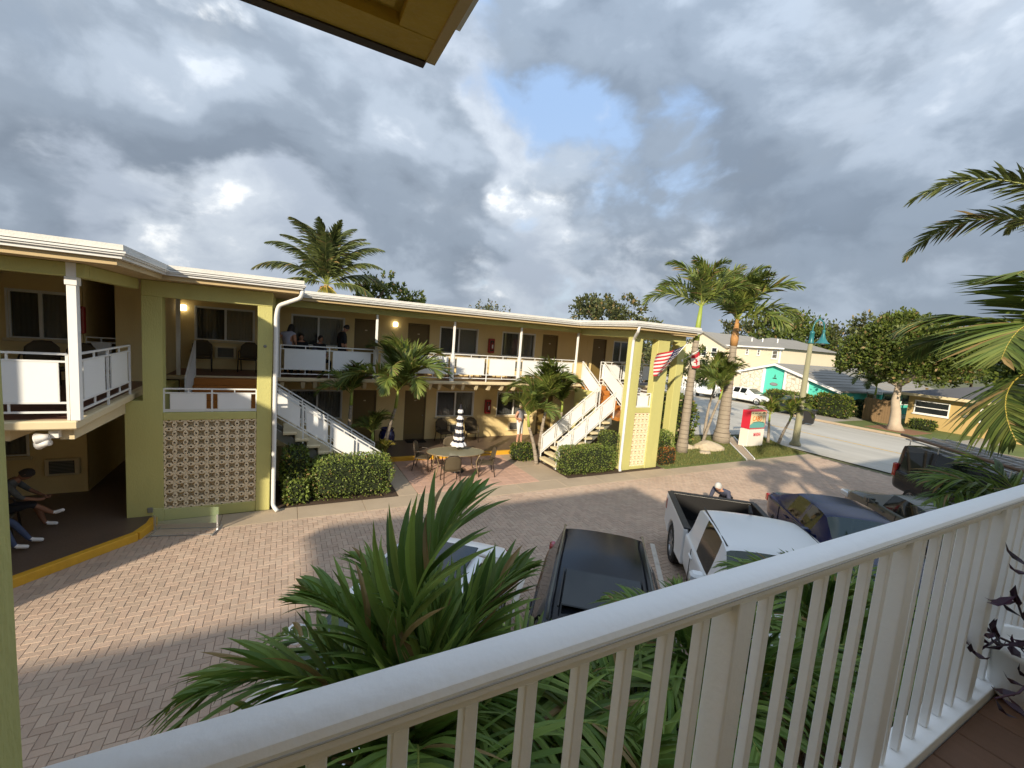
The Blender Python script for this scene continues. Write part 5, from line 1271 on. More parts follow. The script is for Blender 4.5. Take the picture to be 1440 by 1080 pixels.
# ================================================================== furniture and small things on the motel
def chair_proto():
    t = thing('patio_chair', 'x', 'chair')
    s = MB(); s.cbox(-.25, .25, -.24, .24, .40, .435, .015); s.build('seat', 'chair_sling', t, world=False)
    # rounded sling back, curved in plan
    vs = []; n = 10; m_ = 7
    for j in range(m_+1):
        v_ = j/m_
        for i in range(n+1):
            u = -1+2*i/n; hw = .25*(1-.0*v_); top = .43+.47*v_*(1-.26*abs(u)**3.2)
            vs.append((u*hw, .23+.07*v_-.05*(u*u), top))
    for off in (0, .022):
        pass
    k = len(vs); vs2 = vs+[(x, y+.022, z) for x, y, z in vs]; fs = []
    for j in range(m_):
        for i in range(n): a = j*(n+1)+i; fs += [(a, a+1, a+n+2, a+n+1), (k+a+n+1, k+a+n+2, k+a+1, k+a)]
    rim = [i for i in range(n+1)]+[(j+1)*(n+1)+n for j in range(m_)]+[m_*(n+1)+i for i in range(n-1, -1, -1)]+[j*(n+1) for j in range(m_-1, 0, -1)]
    for a, b in zip(rim, rim[1:]+rim[:1]): fs.append((b, a, k+a, k+b))
    MB().add(vs2, fs).build('backrest', 'chair_sling', t, world=False, smooth=True, fixn=True)
    for sx in (-1, 1):
        MB().tube([(sx*.25, -.23, 0), (sx*.24, -.20, .40), (sx*.245, -.16, .60), (sx*.25, -.05, .645), (sx*.26, .12, .645), (sx*.255, .24, .62)], .016, 7).build('front_leg', 'chair_metal', t, world=False, smooth=True)
        MB().tube([(sx*.24, .30, 0), (sx*.24, .21, .42), (sx*.25, .24, .62), (sx*.235, .27, .78), (sx*.12, .315, .895), (0, .325, .905)], .016, 7).build('rear_leg', 'chair_metal', t, world=False, smooth=True)
    MB().tube([(-.24, .22, .415), (.24, .22, .415)], .014, 6).build('crossbar', 'chair_metal', t, world=False); MB().tube([(-.24, -.21, .39), (.24, -.21, .39)], .014, 6).build('crossbar', 'chair_metal', t, world=False)
    return t
CH = chair_proto(); first = [True]
def chair(x, y, z, face, label, group='patio chairs'):
    """face: heading in degrees the sitter looks along; the chair's front is local -Y."""
    rz = R(face)+math.pi/2
    if first[0]: first[0] = False; o = CH; o.location = (x, y, z); o.rotation_euler = (0, 0, rz)
    else: o = copy_tree(CH); o.location = (x, y, z); o.rotation_euler = (0, 0, rz)
    o['label'] = label; o['group'] = group; return o
zb_ = 2.744
chair(-2.25, 15.75, zb_, -85, 'dark chair left of air conditioner on balcony behind the stair tower'); chair(-1.05, 15.75, zb_, -95, 'dark chair right of air conditioner on balcony behind the stair tower')
chair(5.32, 15.75, zb_, -90, 'dark chair on main balcony beside the second door'); chair(6.8, 15.75, zb_, -90, 'dark chair on main balcony under the fire extinguisher box')
chair(8.02, 15.75, zb_, -85, 'dark chair on main balcony below window past the extinguisher'); chair(9.28, 15.75, zb_, -90, 'dark chair on main balcony beside the third door')
chair(5.55, 15.72, .147, -80, 'brown patio chair below the window beside the doormat'); chair(6.72, 15.72, .147, -100, 'brown patio chair below the lower extinguisher box')
chair(4.42, 11.72, .012, 82, 'brown patio chair with its back to us at the oval table'); chair(5.72, 12.10, .012, 165, 'brown patio chair turned sideways at right end of oval table'); chair(5.05, 13.40, .012, -95, 'brown patio chair on far side of oval table behind the umbrella'); chair(3.98, 13.1, .012, -30, 'brown patio chair at the kerb end of oval table')
chair(-4.35, 11.9, 2.76, -80, 'dark chair on left balcony under the window'); chair(-3.75, 11.6, 2.76, -100, 'dark chair on left balcony beside the passage'); chair(-4.75, 10.9, 2.76, -60, 'dark chair on left balcony pulled near the railing')
chair(14.5, 15.8, zb_, -90, 'dark chair on balcony beyond the flag tower')
chair(.35, 15.75, zb_, -90, 'dark chair under the dark-haired woman balcony window'); chair(.95, 15.75, zb_, -80, 'dark chair beside the standing person in black')
# table and folded umbrella
tb = thing('patio_table', 'oval frosted-glass patio table on curved bronze legs', 'table', (4.85, 12.50, .012), R(-8))
mb = MB(); n = 36; prof_ = [(1.0, .715), (1.015, .70), (1.0, .685)]
def oval(a, b, z): return [(a*math.cos(2*math.pi*i/n), b*math.sin(2*math.pi*i/n), z) for i in range(n)]
vs = oval(.91, .55, .70)+oval(.91, .55, .712); mb.add(vs, [tuple(range(n-1, -1, -1)), tuple(range(n, 2*n))]+[(i, (i+1) % n, n+(i+1) % n, n+i) for i in range(n)]); mb.build('table_top', 'table_frosted', tb, world=False)
mb = MB(); mb.tube(oval(.925, .565, .704)+[oval(.925, .565, .704)[0]], .016, 8, caps=False); mb.build('rim', 'bronze', tb, world=False, smooth=True)
for sx in (-1, 1):
    for sy in (-1, 1):
        MB().tube([(sx*.70, sy*.40, 0), (sx*.64, sy*.36, .20), (sx*.60, sy*.33, .45), (sx*.66, sy*.38, .62), (sx*.70, sy*.40, .69)], [.022, .02, .018, .02, .024], 8).build('leg', 'bronze', tb, world=False, smooth=True)
um = thing('patio_umbrella', 'folded black and white striped umbrella standing in the oval table', 'umbrella', (4.98, 12.66, .012), R(20))
MB().tube([(0, 0, 0), (0, 0, 2.2)], .02, 10).build('pole', 'dark_wood', um, world=False, smooth=True)
mb = MB(); mb.lathe([(.24, 0), (.25, .03), (.20, .07), (.05, .09), (.03, .2)], 20); mb.build('base', 'black_plastic', um, world=False, smooth=True)
zz = [2.20, 2.04, 1.93, 1.84, 1.73, 1.62, 1.51, 1.39, 1.28, 1.16, 1.06, .98, .86]
def rad(z): return .03+.105*(2.2-z)**.85 + (.05*max(0, (1.15-z)/.3) if z < 1.15 else 0) + .018*math.sin(z*23)
for i, (a, b) in enumerate(zip(zz[:-1], zz[1:])):
    vs = []; n = 32; K = 3
    for j in range(K+1):
        z = a+(b-a)*j/K
        for k in range(n): th = 2*math.pi*k/n; r_ = max(.012, rad(z)*(1+.20*math.cos(8*th+.6*z))); vs.append((r_*math.cos(th), r_*math.sin(th), z))
    fs = [(j*n+k, j*n+(k+1) % n, (j+1)*n+(k+1) % n, (j+1)*n+k) for j in range(K) for k in range(n)]
    MB().add(vs, fs).build('stripe', 'umbrella_black' if i % 2 == 0 else 'umbrella_white', um, world=False, smooth=True)
# lamps, extinguisher boxes, mats, pot
def wall_lamp(x, y, z, label):
    t = thing('wall_lamp', label, 'lamp', (x, y, z)); MB().lathe([(0, 0), (.07, 0), (.07, .02), (.05, .03), (0, .03)], 16, M=Matrix.Rotation(R(90), 4, 'X')).build('backplate', 'white_paint', t, world=False)
    MB().cbox(-.085, .085, -.14, -.031, -.10, .085, .03).build('lamp_glass', 'lamp_glow', t, world=False, smooth=True); return t
wall_lamp(3.59, YW, 4.62, 'glowing wall lamp between the two upper doors'); wall_lamp(-2.78, YW, 4.60, 'glowing wall lamp on balcony behind the stair tower'); wall_lamp(12.42, Y2+1.6, 4.45, 'white lamp inside the flag tower')
def ext(x, y, z, label):
    t = thing('extinguisher_cabinet', label, 'fire extinguisher', (x, y, z)); MB().cbox(-.13, .13, -.15, -.003, -.30, .30, .02).build('cabinet', 'red_box', t, world=False)
    MB().box(-.085, .085, -.156, -.151, -.22, .22).build('window', 'glass_dark', t, world=False)
    mb = MB(); mb.lathe([(0, -.16), (.05, -.16), (.055, -.10), (.055, .08), (.02, .13), (.02, .18), (0, .18)], 12, (0, -.158, 0)); mb.build('extinguisher', 'cloth_white' if False else 'red_box', t, smooth=True, world=False)
    MB().box(-.03, .03, -.216, -.213, -.10, .05).build('label_sticker', 'cloth_white', t, world=False); return t
ext(7.58, YW, 4.05, 'red fire extinguisher box on the upper wall between windows'); ext(7.62, YW, 1.46, 'red fire extinguisher box on the lower wall between windows'); ext(-4.10, YL, 4.12, 'red fire extinguisher box beside the passage on left balcony')
for x, lb in ((4.53, 'black doormat at the lower door beside the window'), (2.62, 'black doormat at the lower door behind the palms')):
    tag(MB().cbox(x-.38, x+.38, 15.85, 16.28, .146, .162, .006).build('doormat', 'door_mat', None), lb, 'doormat')
pot = thing('plant_pot', 'glossy dark blue ceramic pot on the walkway by the palms', 'pot', (3.32, 15.6, .146))
mb = MB(); mb.lathe([(.15, 0), (.18, .02), (.27, .25), (.29, .40), (.25, .56), (.20, .60), (.24, .66), (.25, .68), (.20, .68), (.18, .60), (0, .55)], 26); mb.build('body', 'pot_blue', pot, world=False, smooth=True)
fl = thing('floodlight', 'white twin floodlight under the left balcony corner', 'lamp', (-3.04, 8.70, 2.52))
MB().cbox(-.06, .06, -.06, .02, -.06, .06, .01).build('junction_box', 'white_paint', fl, world=False)
for k, a in enumerate((-.3, -.9)):
    mb = MB(); mb.lathe([(.0, 0), (.045, .0), (.05, .06), (.085, .14), (.088, .15), (0, .15)], 14, M=Matrix.Translation((-.04, -.07, -.03-.09*k)) @ Matrix.Rotation(R(-100), 4, 'Y') @ Matrix.Rotation(a*.4, 4, 'X')); mb.build('lamp_head', 'white_paint', fl, world=False, smooth=True)
# clear low panel on white feet in front of the breeze blocks
ac = thing('clear_panel', 'low clear greenish panel on white feet before the breeze-block wall', 'panel', (-1.75, 10.42, .006), R(-14))
MB().box(-.58, .58, -.006, .006, .16, .50).build('sheet', 'clear_acrylic', ac, world=False)
for s in (-1, 1):
    MB().box(s*.56-.014, s*.56+.014, -.014, .014, .022, .34).build('upright', 'ladder_alu', ac, world=False); MB().box(s*.56-.015, s*.56+.015, -.28, .20, 0, .022).build('foot', 'ladder_alu', ac, world=False)
MB().box(-.54, .54, .10, .118, .0, .016).build('glint_bar', 'ladder_alu', ac, world=False); MB().box(-.54, .54, -.22, -.202, .0, .016).build('glint_bar', 'ladder_alu', ac, world=False)  # pale bars standing in for bright reflected strips on the ground
# flags
def flag(name, label, pole, corners, nx, ny, colour, mats, waves, bracket):
    t = thing(name, label, 'flag', tuple(pole[0])); A, B = Vector(pole[0]), Vector(pole[1])
    MB().tube([A, B], .016, 8).build('flagpole', 'white_paint', t, smooth=True); MB().lathe([(0, 0), (.03, .01), (.035, .035), (.02, .06), (0, .065)], 10, tuple(B)).build('finial', 'rim_metal', t, smooth=True)
    MB().cbox(A.x-.04, A.x+.04, A.y-.03, A.y+.05, A.z-.06, A.z+.05, .008).build('bracket', 'white_paint', t)
    TL, TR, BR, BL = [Vector(c) for c in corners]; mb = MB(); vs = []
    for j in range(ny+1):
        for i in range(nx+1):
            u, v = i/nx, j/ny; p = TL.lerp(TR, u).lerp(BL.lerp(BR, u), v); p.y += waves*math.sin(u*7+v*2.2)*(1-u)*.9+waves*.5*math.sin(v*5+u*3)*(1-u); p.z -= .05*math.sin(u*math.pi)*(1-v*.3); vs.append(p)
    off = len(mb.v); mb.v += [tuple(p) for p in vs]
    for j in range(ny):
        for i in range(nx): a = j*(nx+1)+i; mb.f.append((a, a+1, a+nx+2, a+nx+1)); mb.m.append(colour(i, j))
    c = mb.build('cloth', mats, t, smooth=True); sd = c.modifiers.new('s', 'SUBSURF'); sd.levels = 1; sd.render_levels = 1; sd.subdivision_type = 'CATMULL_CLARK'
    return t
us = flag('national_flag', 'striped red and white flag with blue starred canton on the tower column', ((12.05, 11.26, 3.55), (12.72, 10.72, 4.74)), ((11.42, 10.84, 4.30), (12.66, 10.78, 4.66), (11.98, 11.04, 3.66), (11.46, 10.92, 3.50)), 26, 13,
     lambda i, j: 2 if (i >= 16 and j < 7) else (j % 2), ['flag_red', 'flag_white', 'flag_blue'], .07, None)
mb = MB()
TL, TR, BR, BL = [Vector(c) for c in ((11.42, 10.84, 4.30), (12.66, 10.78, 4.66), (11.98, 11.04, 3.66), (11.46, 10.92, 3.50))]
for j in range(4):
    for i in range(5):
        u, v = .66+.30*(i+.5+(.25 if j % 2 else -.1))/5, .5*(j+.6)/4; p = TL.lerp(TR, u).lerp(BL.lerp(BR, u), v); p.y += .07*math.sin(u*7+v*2.2)*(1-u)*.9+.035*math.sin(v*5+u*3)*(1-u)-.012; p.z -= .05*math.sin(u*math.pi)*(1-v*.3)
        st = [(p.x+(.028 if k % 2 == 0 else .012)*math.sin(k*math.pi/5), p.y, p.z+(.028 if k % 2 == 0 else .012)*math.cos(k*math.pi/5)) for k in range(10)]; mb.add(st, [tuple(range(10))])
stuff(mb.build('stars', 'flag_white', us))
flag('national_flag', 'red and white flag hanging slack behind the striped flag', ((14.86, 12.69, 4.06), (15.34, 12.30, 4.52)), ((15.12, 12.44, 4.30), (15.36, 12.28, 4.50), (15.62, 12.36, 3.82), (15.34, 12.50, 3.78)), 12, 12,
     lambda i, j: 0 if (j < 3 or j > 9 or (4 <= j <= 8 and 5 <= i <= 7) or (j == 6 and 3 <= i <= 9)) else 1, ['flag_red', 'flag_white'], .05, None)

# ================================================================== street furniture
lp = thing('street_lamp', 'concrete street lamp post with teal arched arm and bell lamp', 'street lamp', (23.73, 12.36, 0))
MB().lathe([(.26, 0), (.26, .10), (.20, .18), (.165, .3), (.105, 5.35), (0, 5.35)], 18).build('post', 'post_concrete', lp, world=False, smooth=True)
MB().lathe([(.135, 5.34), (.14, 5.40), (.11, 5.46), (.105, 5.85), (.13, 5.88), (.06, 5.98), (0, 6.0)], 16).build('collar', 'lamp_teal', lp, world=False, smooth=True)
dirv = Vector((.90, -.43, 0)).normalized(); arc = [Vector((0, 0, 5.9))+dirv*(.30-.30*math.cos(t))+Vector((0, 0, .16+.52*math.sin(t))) for t in np.linspace(0, math.pi, 15)]
MB().tube([Vector((0, 0, 5.9))]+arc, .032, 8).build('arm', 'lamp_teal', lp, world=False, smooth=True)
e = arc[-1]; MB().lathe([(0, .02), (.06, .02), (.07, -.05), (.05, -.12), (.08, -.25), (.13, -.42), (.24, -.60), (.33, -.66), (.33, -.68), (.22, -.64), (0, -.6)], 20, tuple(e)).build('bell_shade', 'lamp_teal', lp, world=False, smooth=True)
MB().lathe([(0, -.5), (.10, -.52), (.12, -.62), (.06, -.70), (0, -.72)], 14, tuple(e)).build('bulb', 'lamp_clear', lp, world=False, smooth=True)
MB().tube([arc[7], arc[7]+Vector((0, 0, .14))], [.03, .008], 6).build('finial', 'lamp_teal', lp, world=False)
sg = thing('motel_sign', 'low roadside sign with red-sided picture cabinet on white base', 'sign', (20.65, 12.85, .02))
bevel_mod(MB().box(-.62, .66, -.22, .22, 0, .86).build('base', 'sign_white', sg, world=False), .01, 1)
MB().box(-.55, .60, -.15, .15, .86, .90).build('neck', 'sign_white', sg, world=False)
MB().box(-.60, .68, -.21, .21, .90, 1.80).build('cabinet', 'sign_red', sg, world=False)
def face_y(name, m, pts, y, par): return MB().add([(x, y, z) for x, z in pts], [tuple(range(len(pts)))]).build(name, m, par, world=False, fixn=False)
face_y('picture_panel', 'sign_cream', [(-.56, .94), (.64, .94), (.64, 1.76), (-.56, 1.76)], -.2125, sg)
face_y('sea_panel', 'sign_teal', [(-.56, .94), (.64, .94), (.64, 1.16), (.45, 1.20), (.1, 1.235), (-.25, 1.22), (-.45, 1.15), (-.56, 1.10)], -.2150, sg)
face_y('hill_panel', 'sign_dark', [(-.50, 1.16), (-.30, 1.24), (.1, 1.27), (.5, 1.23), (.62, 1.19), (.45, 1.20), (.1, 1.235), (-.25, 1.222)], -.2165, sg)
mb = MB()
for k in range(7):
    a = R(10+k*27); d_ = Vector((math.cos(a), math.sin(a)*.8)); p = Vector((.46, 1.66)); q = p+d_*.17; s_ = Vector((-d_.y, d_.x))*.022; m_ = p.lerp(q, .55)+Vector((0, .01))
    mb.add([(p.x, -.2175, p.y), (m_.x+s_.x, -.2175, m_.y+s_.y), (q.x, -.2175, q.y-.05), (m_.x-s_.x, -.2175, m_.y-s_.y)], [(3, 2, 1, 0)])
mb.add([(.44, -.2175, 1.24), (.465, -.2175, 1.24), (.475, -.2175, 1.66), (.455, -.2175, 1.66)], [(0, 1, 2, 3)]); stuff(mb.build('palm_print', 'sign_dark', sg, world=False))
def text(body, size, loc, m, par, name='lettering', ex=.003, xs=1.0):
    cu = bpy.data.curves.new('t', 'FONT'); cu.body = body; cu.size = size; cu.align_x = 'CENTER'; cu.align_y = 'CENTER'; cu.extrude = ex; cu.offset = .004
    o = bpy.data.objects.new('t', cu); COL.objects.link(o); dg = bpy.context.evaluated_depsgraph_get(); me = bpy.data.meshes.new_from_object(o.evaluated_get(dg)); bpy.data.objects.remove(o)
    me.transform(Matrix.Translation(loc) @ Matrix.Rotation(R(90), 4, 'X') @ Matrix.Diagonal((xs, 1, 1, 1))); me.materials.clear(); me.materials.append(MATS[m]); ob = link(me, name, par); stuff(ob); return ob
text('CABO', .34, (-.03, -.220, 1.40), 'sign_orange', sg, xs=.82); text('MARINA', .25, (.10, -.2235, .60), 'sign_red', sg, xs=.62)
for k, (x0, x1) in enumerate(((-.48, -.38), (-.28, -.06), (.02, .22))): MB().box(x0, x1, -.2165, -.2135, 1.665, 1.70).build('small_lettering', 'sign_dark', sg, world=False)
bn_ = thing('wheelie_bin', 'black wheeled rubbish bin at the far kerb beside the lamp post', 'bin', (32.4, 16.25, -.01), R(20))
mb = MB(); mb.add([(-.28, -.30, .12), (.28, -.30, .12), (.28, .26, .12), (-.28, .26, .12), (-.34, -.38, 1.02), (.34, -.38, 1.02), (.34, .34, 1.02), (-.34, .34, 1.02)], [(0, 3, 2, 1), (4, 5, 6, 7), (0, 1, 5, 4), (1, 2, 6, 5), (2, 3, 7, 6), (3, 0, 4, 7)]); bevel_mod(mb.build('body', 'bin_black', bn_, world=False), .03, 2)
MB().cbox(-.37, .37, -.42, .36, 1.02, 1.10, .03).build('lid', 'bin_black', bn_, world=False); MB().tube([(-.3, .42, 1.0), (.3, .42, 1.0)], .02, 8).build('handle', 'bin_black', bn_, world=False)
for s in (-1, 1): MB().lathe([(0, -.03), (.12, -.03), (.12, .03), (0, .03)], 16, M=Matrix.Translation((s*.30, .28, .12)) @ Matrix.Rotation(R(90), 4, 'Y')).build('wheel', 'rubber', bn_, world=False)
MB().lathe([(0, 0), (.09, 0), (.09, .006), (0, .006)], 16, M=Matrix.Translation((0, -.36, .75)) @ Matrix.Rotation(R(84), 4, 'X')).build('sticker', 'cloth_white', bn_, world=False)
def boulder(label, loc, s, seed):
    g = random.Random(seed); b = bmesh.new(); bmesh.ops.create_icosphere(b, subdivisions=3, radius=1)
    for v in b.verts:
        k = 1+.16*math.sin(v.co.x*3+seed)*math.cos(v.co.y*4)+g.uniform(-.05, .05); v.co = Vector((v.co.x*s[0]*k, v.co.y*s[1]*k, max(-.05, v.co.z*s[2]*k)))
    me = bpy.data.meshes.new('boulder'); b.to_mesh(me); b.free(); me.materials.append(MATS['rock']); o = link(me, 'boulder', None, loc=loc); tag(o, label, 'rock', 'lawn boulders')
boulder('pale low boulder on lawn beneath the crossed thin palms', (17.5, 12.85, .03), (.75, .55, .34), 2); boulder('small pale rock on lawn edge beside the slim palm', (16.6, 12.3, .02), (.30, .22, .10), 5); boulder('flat pale stone behind the slim palm trunk', (16.4, 13.2, .02), (.42, .3, .2), 9)

# ================================================================== houses across the street
def house_window(par, X, y0, y1, z0, z1, m='white_paint'):
    mb = MB(); f = .07
    for q in ((y0, y1, z0, z0+f), (y0, y1, z1-f, z1), (y0, y0+f, z0+f, z1-f), (y1-f, y1, z0+f, z1-f), (y0+f, y1-f, (z0+z1)/2-.03, (z0+z1)/2+.03)): mb.box(X-.05, X+.02, q[0], q[1], q[2], q[3])
    w_ = mb.build('window', m, par); MB().box(X-.012, X+.01, y0+f, y1-f, z0+f, z1-f).build('pane', 'glass_dark', w_); MB().box(X-.09, X+.01, y0-.06, y1+.06, z0-.08, z0-.001).build('sill', m, w_); return w_
th = thing('teal_house', 'low gabled building with teal panels and white stone facing', 'house', (48, 22, 0)); GX = 40.0
ya, yb, yp, zp = 18.35, 26.8, 23.4, 3.80; zl, zr_ = 2.85, 2.30
def gz_(y): return zr_+(zp-zr_)*(y-ya)/(yp-ya) if y < yp else zl+(zp-zl)*(yb-y)/(yb-yp)
MB().prism([(ya, 0), (yb, 0), (yb, gz_(yb)), (yp, zp), (ya, gz_(ya))], GX, 60, 'x').build('wall', 'teal_paint', th, fixn=True)
# stone facing: irregular white stones
m = bpy.data.materials.new('stone_facing'); m.use_nodes = True; MATS['stone_facing'] = m; q = m.node_tree; pb = q.nodes['Principled BSDF']; vo = q.nodes.new('ShaderNodeTexVoronoi'); vo.feature = 'DISTANCE_TO_EDGE'; vo.inputs['Scale'].default_value = 2.6
tcn = q.nodes.new('ShaderNodeTexCoord'); q.links.new(tcn.outputs['Object'], vo.inputs['Vector']); rp = q.nodes.new('ShaderNodeValToRGB'); rp.color_ramp.elements[0].position = .0; rp.color_ramp.elements[0].color = (.33, .28, .2, 1); rp.color_ramp.elements[1].position = .07; rp.color_ramp.elements[1].color = (.72, .68, .57, 1)
q.links.new(vo.outputs[0], rp.inputs[0]); q.links.new(rp.outputs[0], pb.inputs['Base Color']); bu = q.nodes.new('ShaderNodeBump'); bu.inputs['Strength'].default_value = .8; bu.inputs['Distance'].default_value = .08; q.links.new(vo.outputs[0], bu.inputs['Height']); q.links.new(bu.outputs[0], pb.inputs['Normal']); pb.inputs['Roughness'].default_value = .9
for y0, y1 in ((20.75, 22.35), (24.55, 26.7)): MB().prism([(y0, 0), (y1, 0), (y1, gz_(y1)-.06), (y0, gz_(y0)-.06)], GX-.12, GX-.001, 'x').build('stone_facing', 'stone_facing', th, fixn=True)
for y in (20.55, 22.45, 24.45): MB().prism([(y-.1, 0), (y+.1, 0), (y+.1, gz_(y)-.08), (y-.1, gz_(y)-.08)], GX-.16, GX-.13 if False else GX-.002, 'x').build('pilaster', 'white_paint', th, fixn=True)
rt_ = MB().prism([(ya-.5, gz_(ya)-.25), (yp, zp+.02), (yb+.5, gz_(yb)-.12), (yb+.5, gz_(yb)+.02), (yp, zp+.18), (ya-.5, gz_(ya)-.10)], GX-.35, 60.4, 'x').build('roof', 'shingle_grey', th, fixn=True)
mb = MB(); mb.prism([(ya-.52, gz_(ya)-.34), (yp, zp-.06), (yb+.52, gz_(yb)-.22), (yb+.52, gz_(yb)-.02), (yp, zp+.15), (ya-.52, gz_(ya)-.13)], GX-.42, GX-.352, 'x'); mb.build('bargeboard', 'white_paint', rt_, fixn=True)
for i in range(1, 9):
    y = yp-(yp-ya+.5)*i/9; z = zp+.18-(zp+.18-(gz_(ya)-.10))*i/9; MB().box(GX-.34, 60.3, y-.03, y+.03, z-.01, z+.035).build('shingle_course', 'shingle_grey', rt_)
mb = MB(); mb.lathe([(0, 0), (.34, 0), (.36, .02), (.30, .03), (0, .03)], 24, M=Matrix.Translation((GX-.002, 23.45, 2.02)) @ Matrix.Rotation(R(-90), 4, 'Y') @ Matrix.Diagonal((.42, 1.05, 1, 1))); mb.build('oval_plaque', 'outlet_grey', th)
mb = MB(); mb.lathe([(0, 0), (.27, 0), (.27, .012), (0, .012)], 24, M=Matrix.Translation((GX-.034, 23.45, 2.02)) @ Matrix.Rotation(R(-90), 4, 'Y') @ Matrix.Diagonal((.38, 1.02, 1, 1))); mb.build('plaque_face', 'cloth_grey', th)
mb = MB(); mb.prism([(23.25, 2.52), (23.65, 2.52), (23.60, 2.62), (23.30, 2.62)], GX-.02, GX-.001, 'x'); mb.prism([(23.38, 2.66), (23.50, 2.66), (23.46, 2.92), (23.42, 2.92)], GX-.02, GX-.001, 'x'); stuff(mb.build('emblem', 'sign_dark', th, fixn=True))
MB().box(44.2, 60, 16.9, 18.34, 2.18, 2.30).build('porch_roof', 'shingle_grey', th); MB().box(44.1, 44.2, 16.85, 18.33, 2.08, 2.32).build('porch_fascia', 'white_paint', th)
for x in (44.3, 47.5, 51): MB().box(x, x+.14, 16.95, 17.09, 0, 2.18).build('porch_post', 'teal_paint', th)
for x0 in (45.2, 48.4, 52): 
    w_ = MB().box(x0, x0+1.6, 18.30, 18.349, .9, 1.95).build('window', 'white_paint', th); MB().box(x0+.08, x0+1.52, 18.285, 18.299, .98, 1.87).build('pane', 'glass_dark', w_)
bh = thing('beige_house', 'two-storey beige clapboard house with grey roof and white trim', 'house', (58, 38, 0)); BX = 55.0
bw = MB().box(BX, 68, 31.9, 39.3, 0, 5.75).build('wall', 'beige_siding', bh)
mb = MB(); mb.prism([(39.301, 0), (46.5, 0), (46.5, 5.4), (43.0, 7.25), (39.301, 5.55)], BX-.5, 66, 'x'); mb.build('wall', 'beige_siding', bh, fixn=True)
for i in range(30):
    z = .3+i*.18
    MB().box(BX-.025, BX-.001, 31.95, 39.25, z, z+.03).build('clapboard', 'beige_siding', bw)
mb = MB(); mb.add([(BX-.5, 31.4, 5.70), (68.5, 31.4, 5.70), (68.5, 40, 5.70), (BX-.5, 40, 5.70), (BX+3.5, 35.6, 7.1), (64.5, 35.6, 7.1)], [(0, 3, 2, 1), (0, 1, 5, 4), (1, 2, 5), (2, 3, 4, 5), (3, 0, 4)]); brf = mb.build('roof', 'shingle_grey', bh, fixn=True)
MB().prism([(38.9, 5.28), (43.0, 7.25), (47.0, 5.1), (47.0, 5.28), (43.0, 7.45), (38.9, 5.48)], BX-.9, 66, 'x').build('roof', 'shingle_grey', bh, fixn=True)
MB().box(BX-.52, BX-.40, 31.35, 40, 5.55, 5.72).build('fascia', 'white_paint', brf); MB().box(BX-.06, BX-.002, 31.88, 32.1, 0, 5.6).build('corner_board', 'white_paint', bh); MB().box(BX-.4, BX-.002, 31.5, 38.5, 2.0, 2.3).build('belt_course', 'white_paint', bh)
for y0, y1 in ((32.3, 33.0), (34.6, 35.0), (36.2, 36.6)): house_window(bh, BX, y0, y1, 4.3 if y0 < 34 else 4.6, 5.35)
for y0, y1 in ((40.6, 41.5), (42.3, 43.2)): house_window(bh, BX-.5, y0, y1, 3.9, 5.2)
for y in (33.5, 35.5, 37.0): MB().tube([(BX+1.6, y, 6.1), (BX+1.6, y, 6.9)], .08, 8).build('vent_pipe', 'white_paint', brf)
yh = thing('yellow_house', 'low ochre-yellow bungalow with dark shingle roof across the street', 'house', (48, 8, 0)); HX = 43.0
MB().box(HX, 56, 2.0, 14.7, 0, 2.45).build('wall', 'house_yellow', yh)
mb = MB(); mb.add([(HX-.6, 1.4, 2.42), (56.6, 1.4, 2.42), (56.6, 15.3, 2.42), (HX-.6, 15.3, 2.42), (HX+5, 7.0, 3.95), (HX+5, 10.2, 3.95), (HX-.6, 1.4, 2.58), (56.6, 1.4, 2.58), (56.6, 15.3, 2.58), (HX-.6, 15.3, 2.58)],
  [(0, 3, 2, 1), (6, 7, 4), (7, 8, 5, 4), (8, 9, 5), (9, 6, 4, 5), (0, 1, 7, 6), (1, 2, 8, 7), (2, 3, 9, 8), (3, 0, 6, 9)]); yr = mb.build('roof', 'shingle_dark', yh, fixn=True)
MB().box(HX-.64, HX-.602, 1.38, 15.32, 2.40, 2.60).build('fascia', 'cream_paint', yr)
house_window(yh, HX, 9.85, 10.75, 1.15, 2.08); house_window(yh, HX, 12.3, 14.3, 1.1, 2.1); house_window(yh, HX, 6.2, 7.4, 1.1, 2.08)
MB().cbox(HX-.14, HX-.002, 11.15, 11.55, 1.3, 1.5, .01).build('meter_box', 'outlet_grey', yh)
wf = thing('wooden_fence', 'brown board fence between the teal and yellow houses', 'fence', (41.6, 15.8, 0))
for i in range(12): MB().box(41.6, 41.63, 15.05+i*.16, 15.05+i*.16+.15, .03, 1.85+.03*math.sin(i*2.1)).build('board', 'fence_wood', wf)
for z in (.4, 1.4): MB().box(41.632, 41.68, 15.05, 16.96, z, z+.09).build('rail', 'fence_wood', wf)
pf = thing('picket_fence', 'white fence behind the white SUV across the street', 'fence', (40.2, 31, 0))
for i in range(22): MB().box(40.2, 40.23, 28.0+i*.32, 28.0+i*.32+.10, .0, 1.5).build('picket', 'white_paint', pf)
for z in (.25, 1.35): MB().box(40.231, 40.28, 28.0, 34.9, z, z+.10).build('rail', 'white_paint', pf)
for i in range(4): MB().box(40.16, 40.30, 27.9+i*2.33, 28.04+i*2.33, 0, 1.62).build('post', 'white_paint', pf)

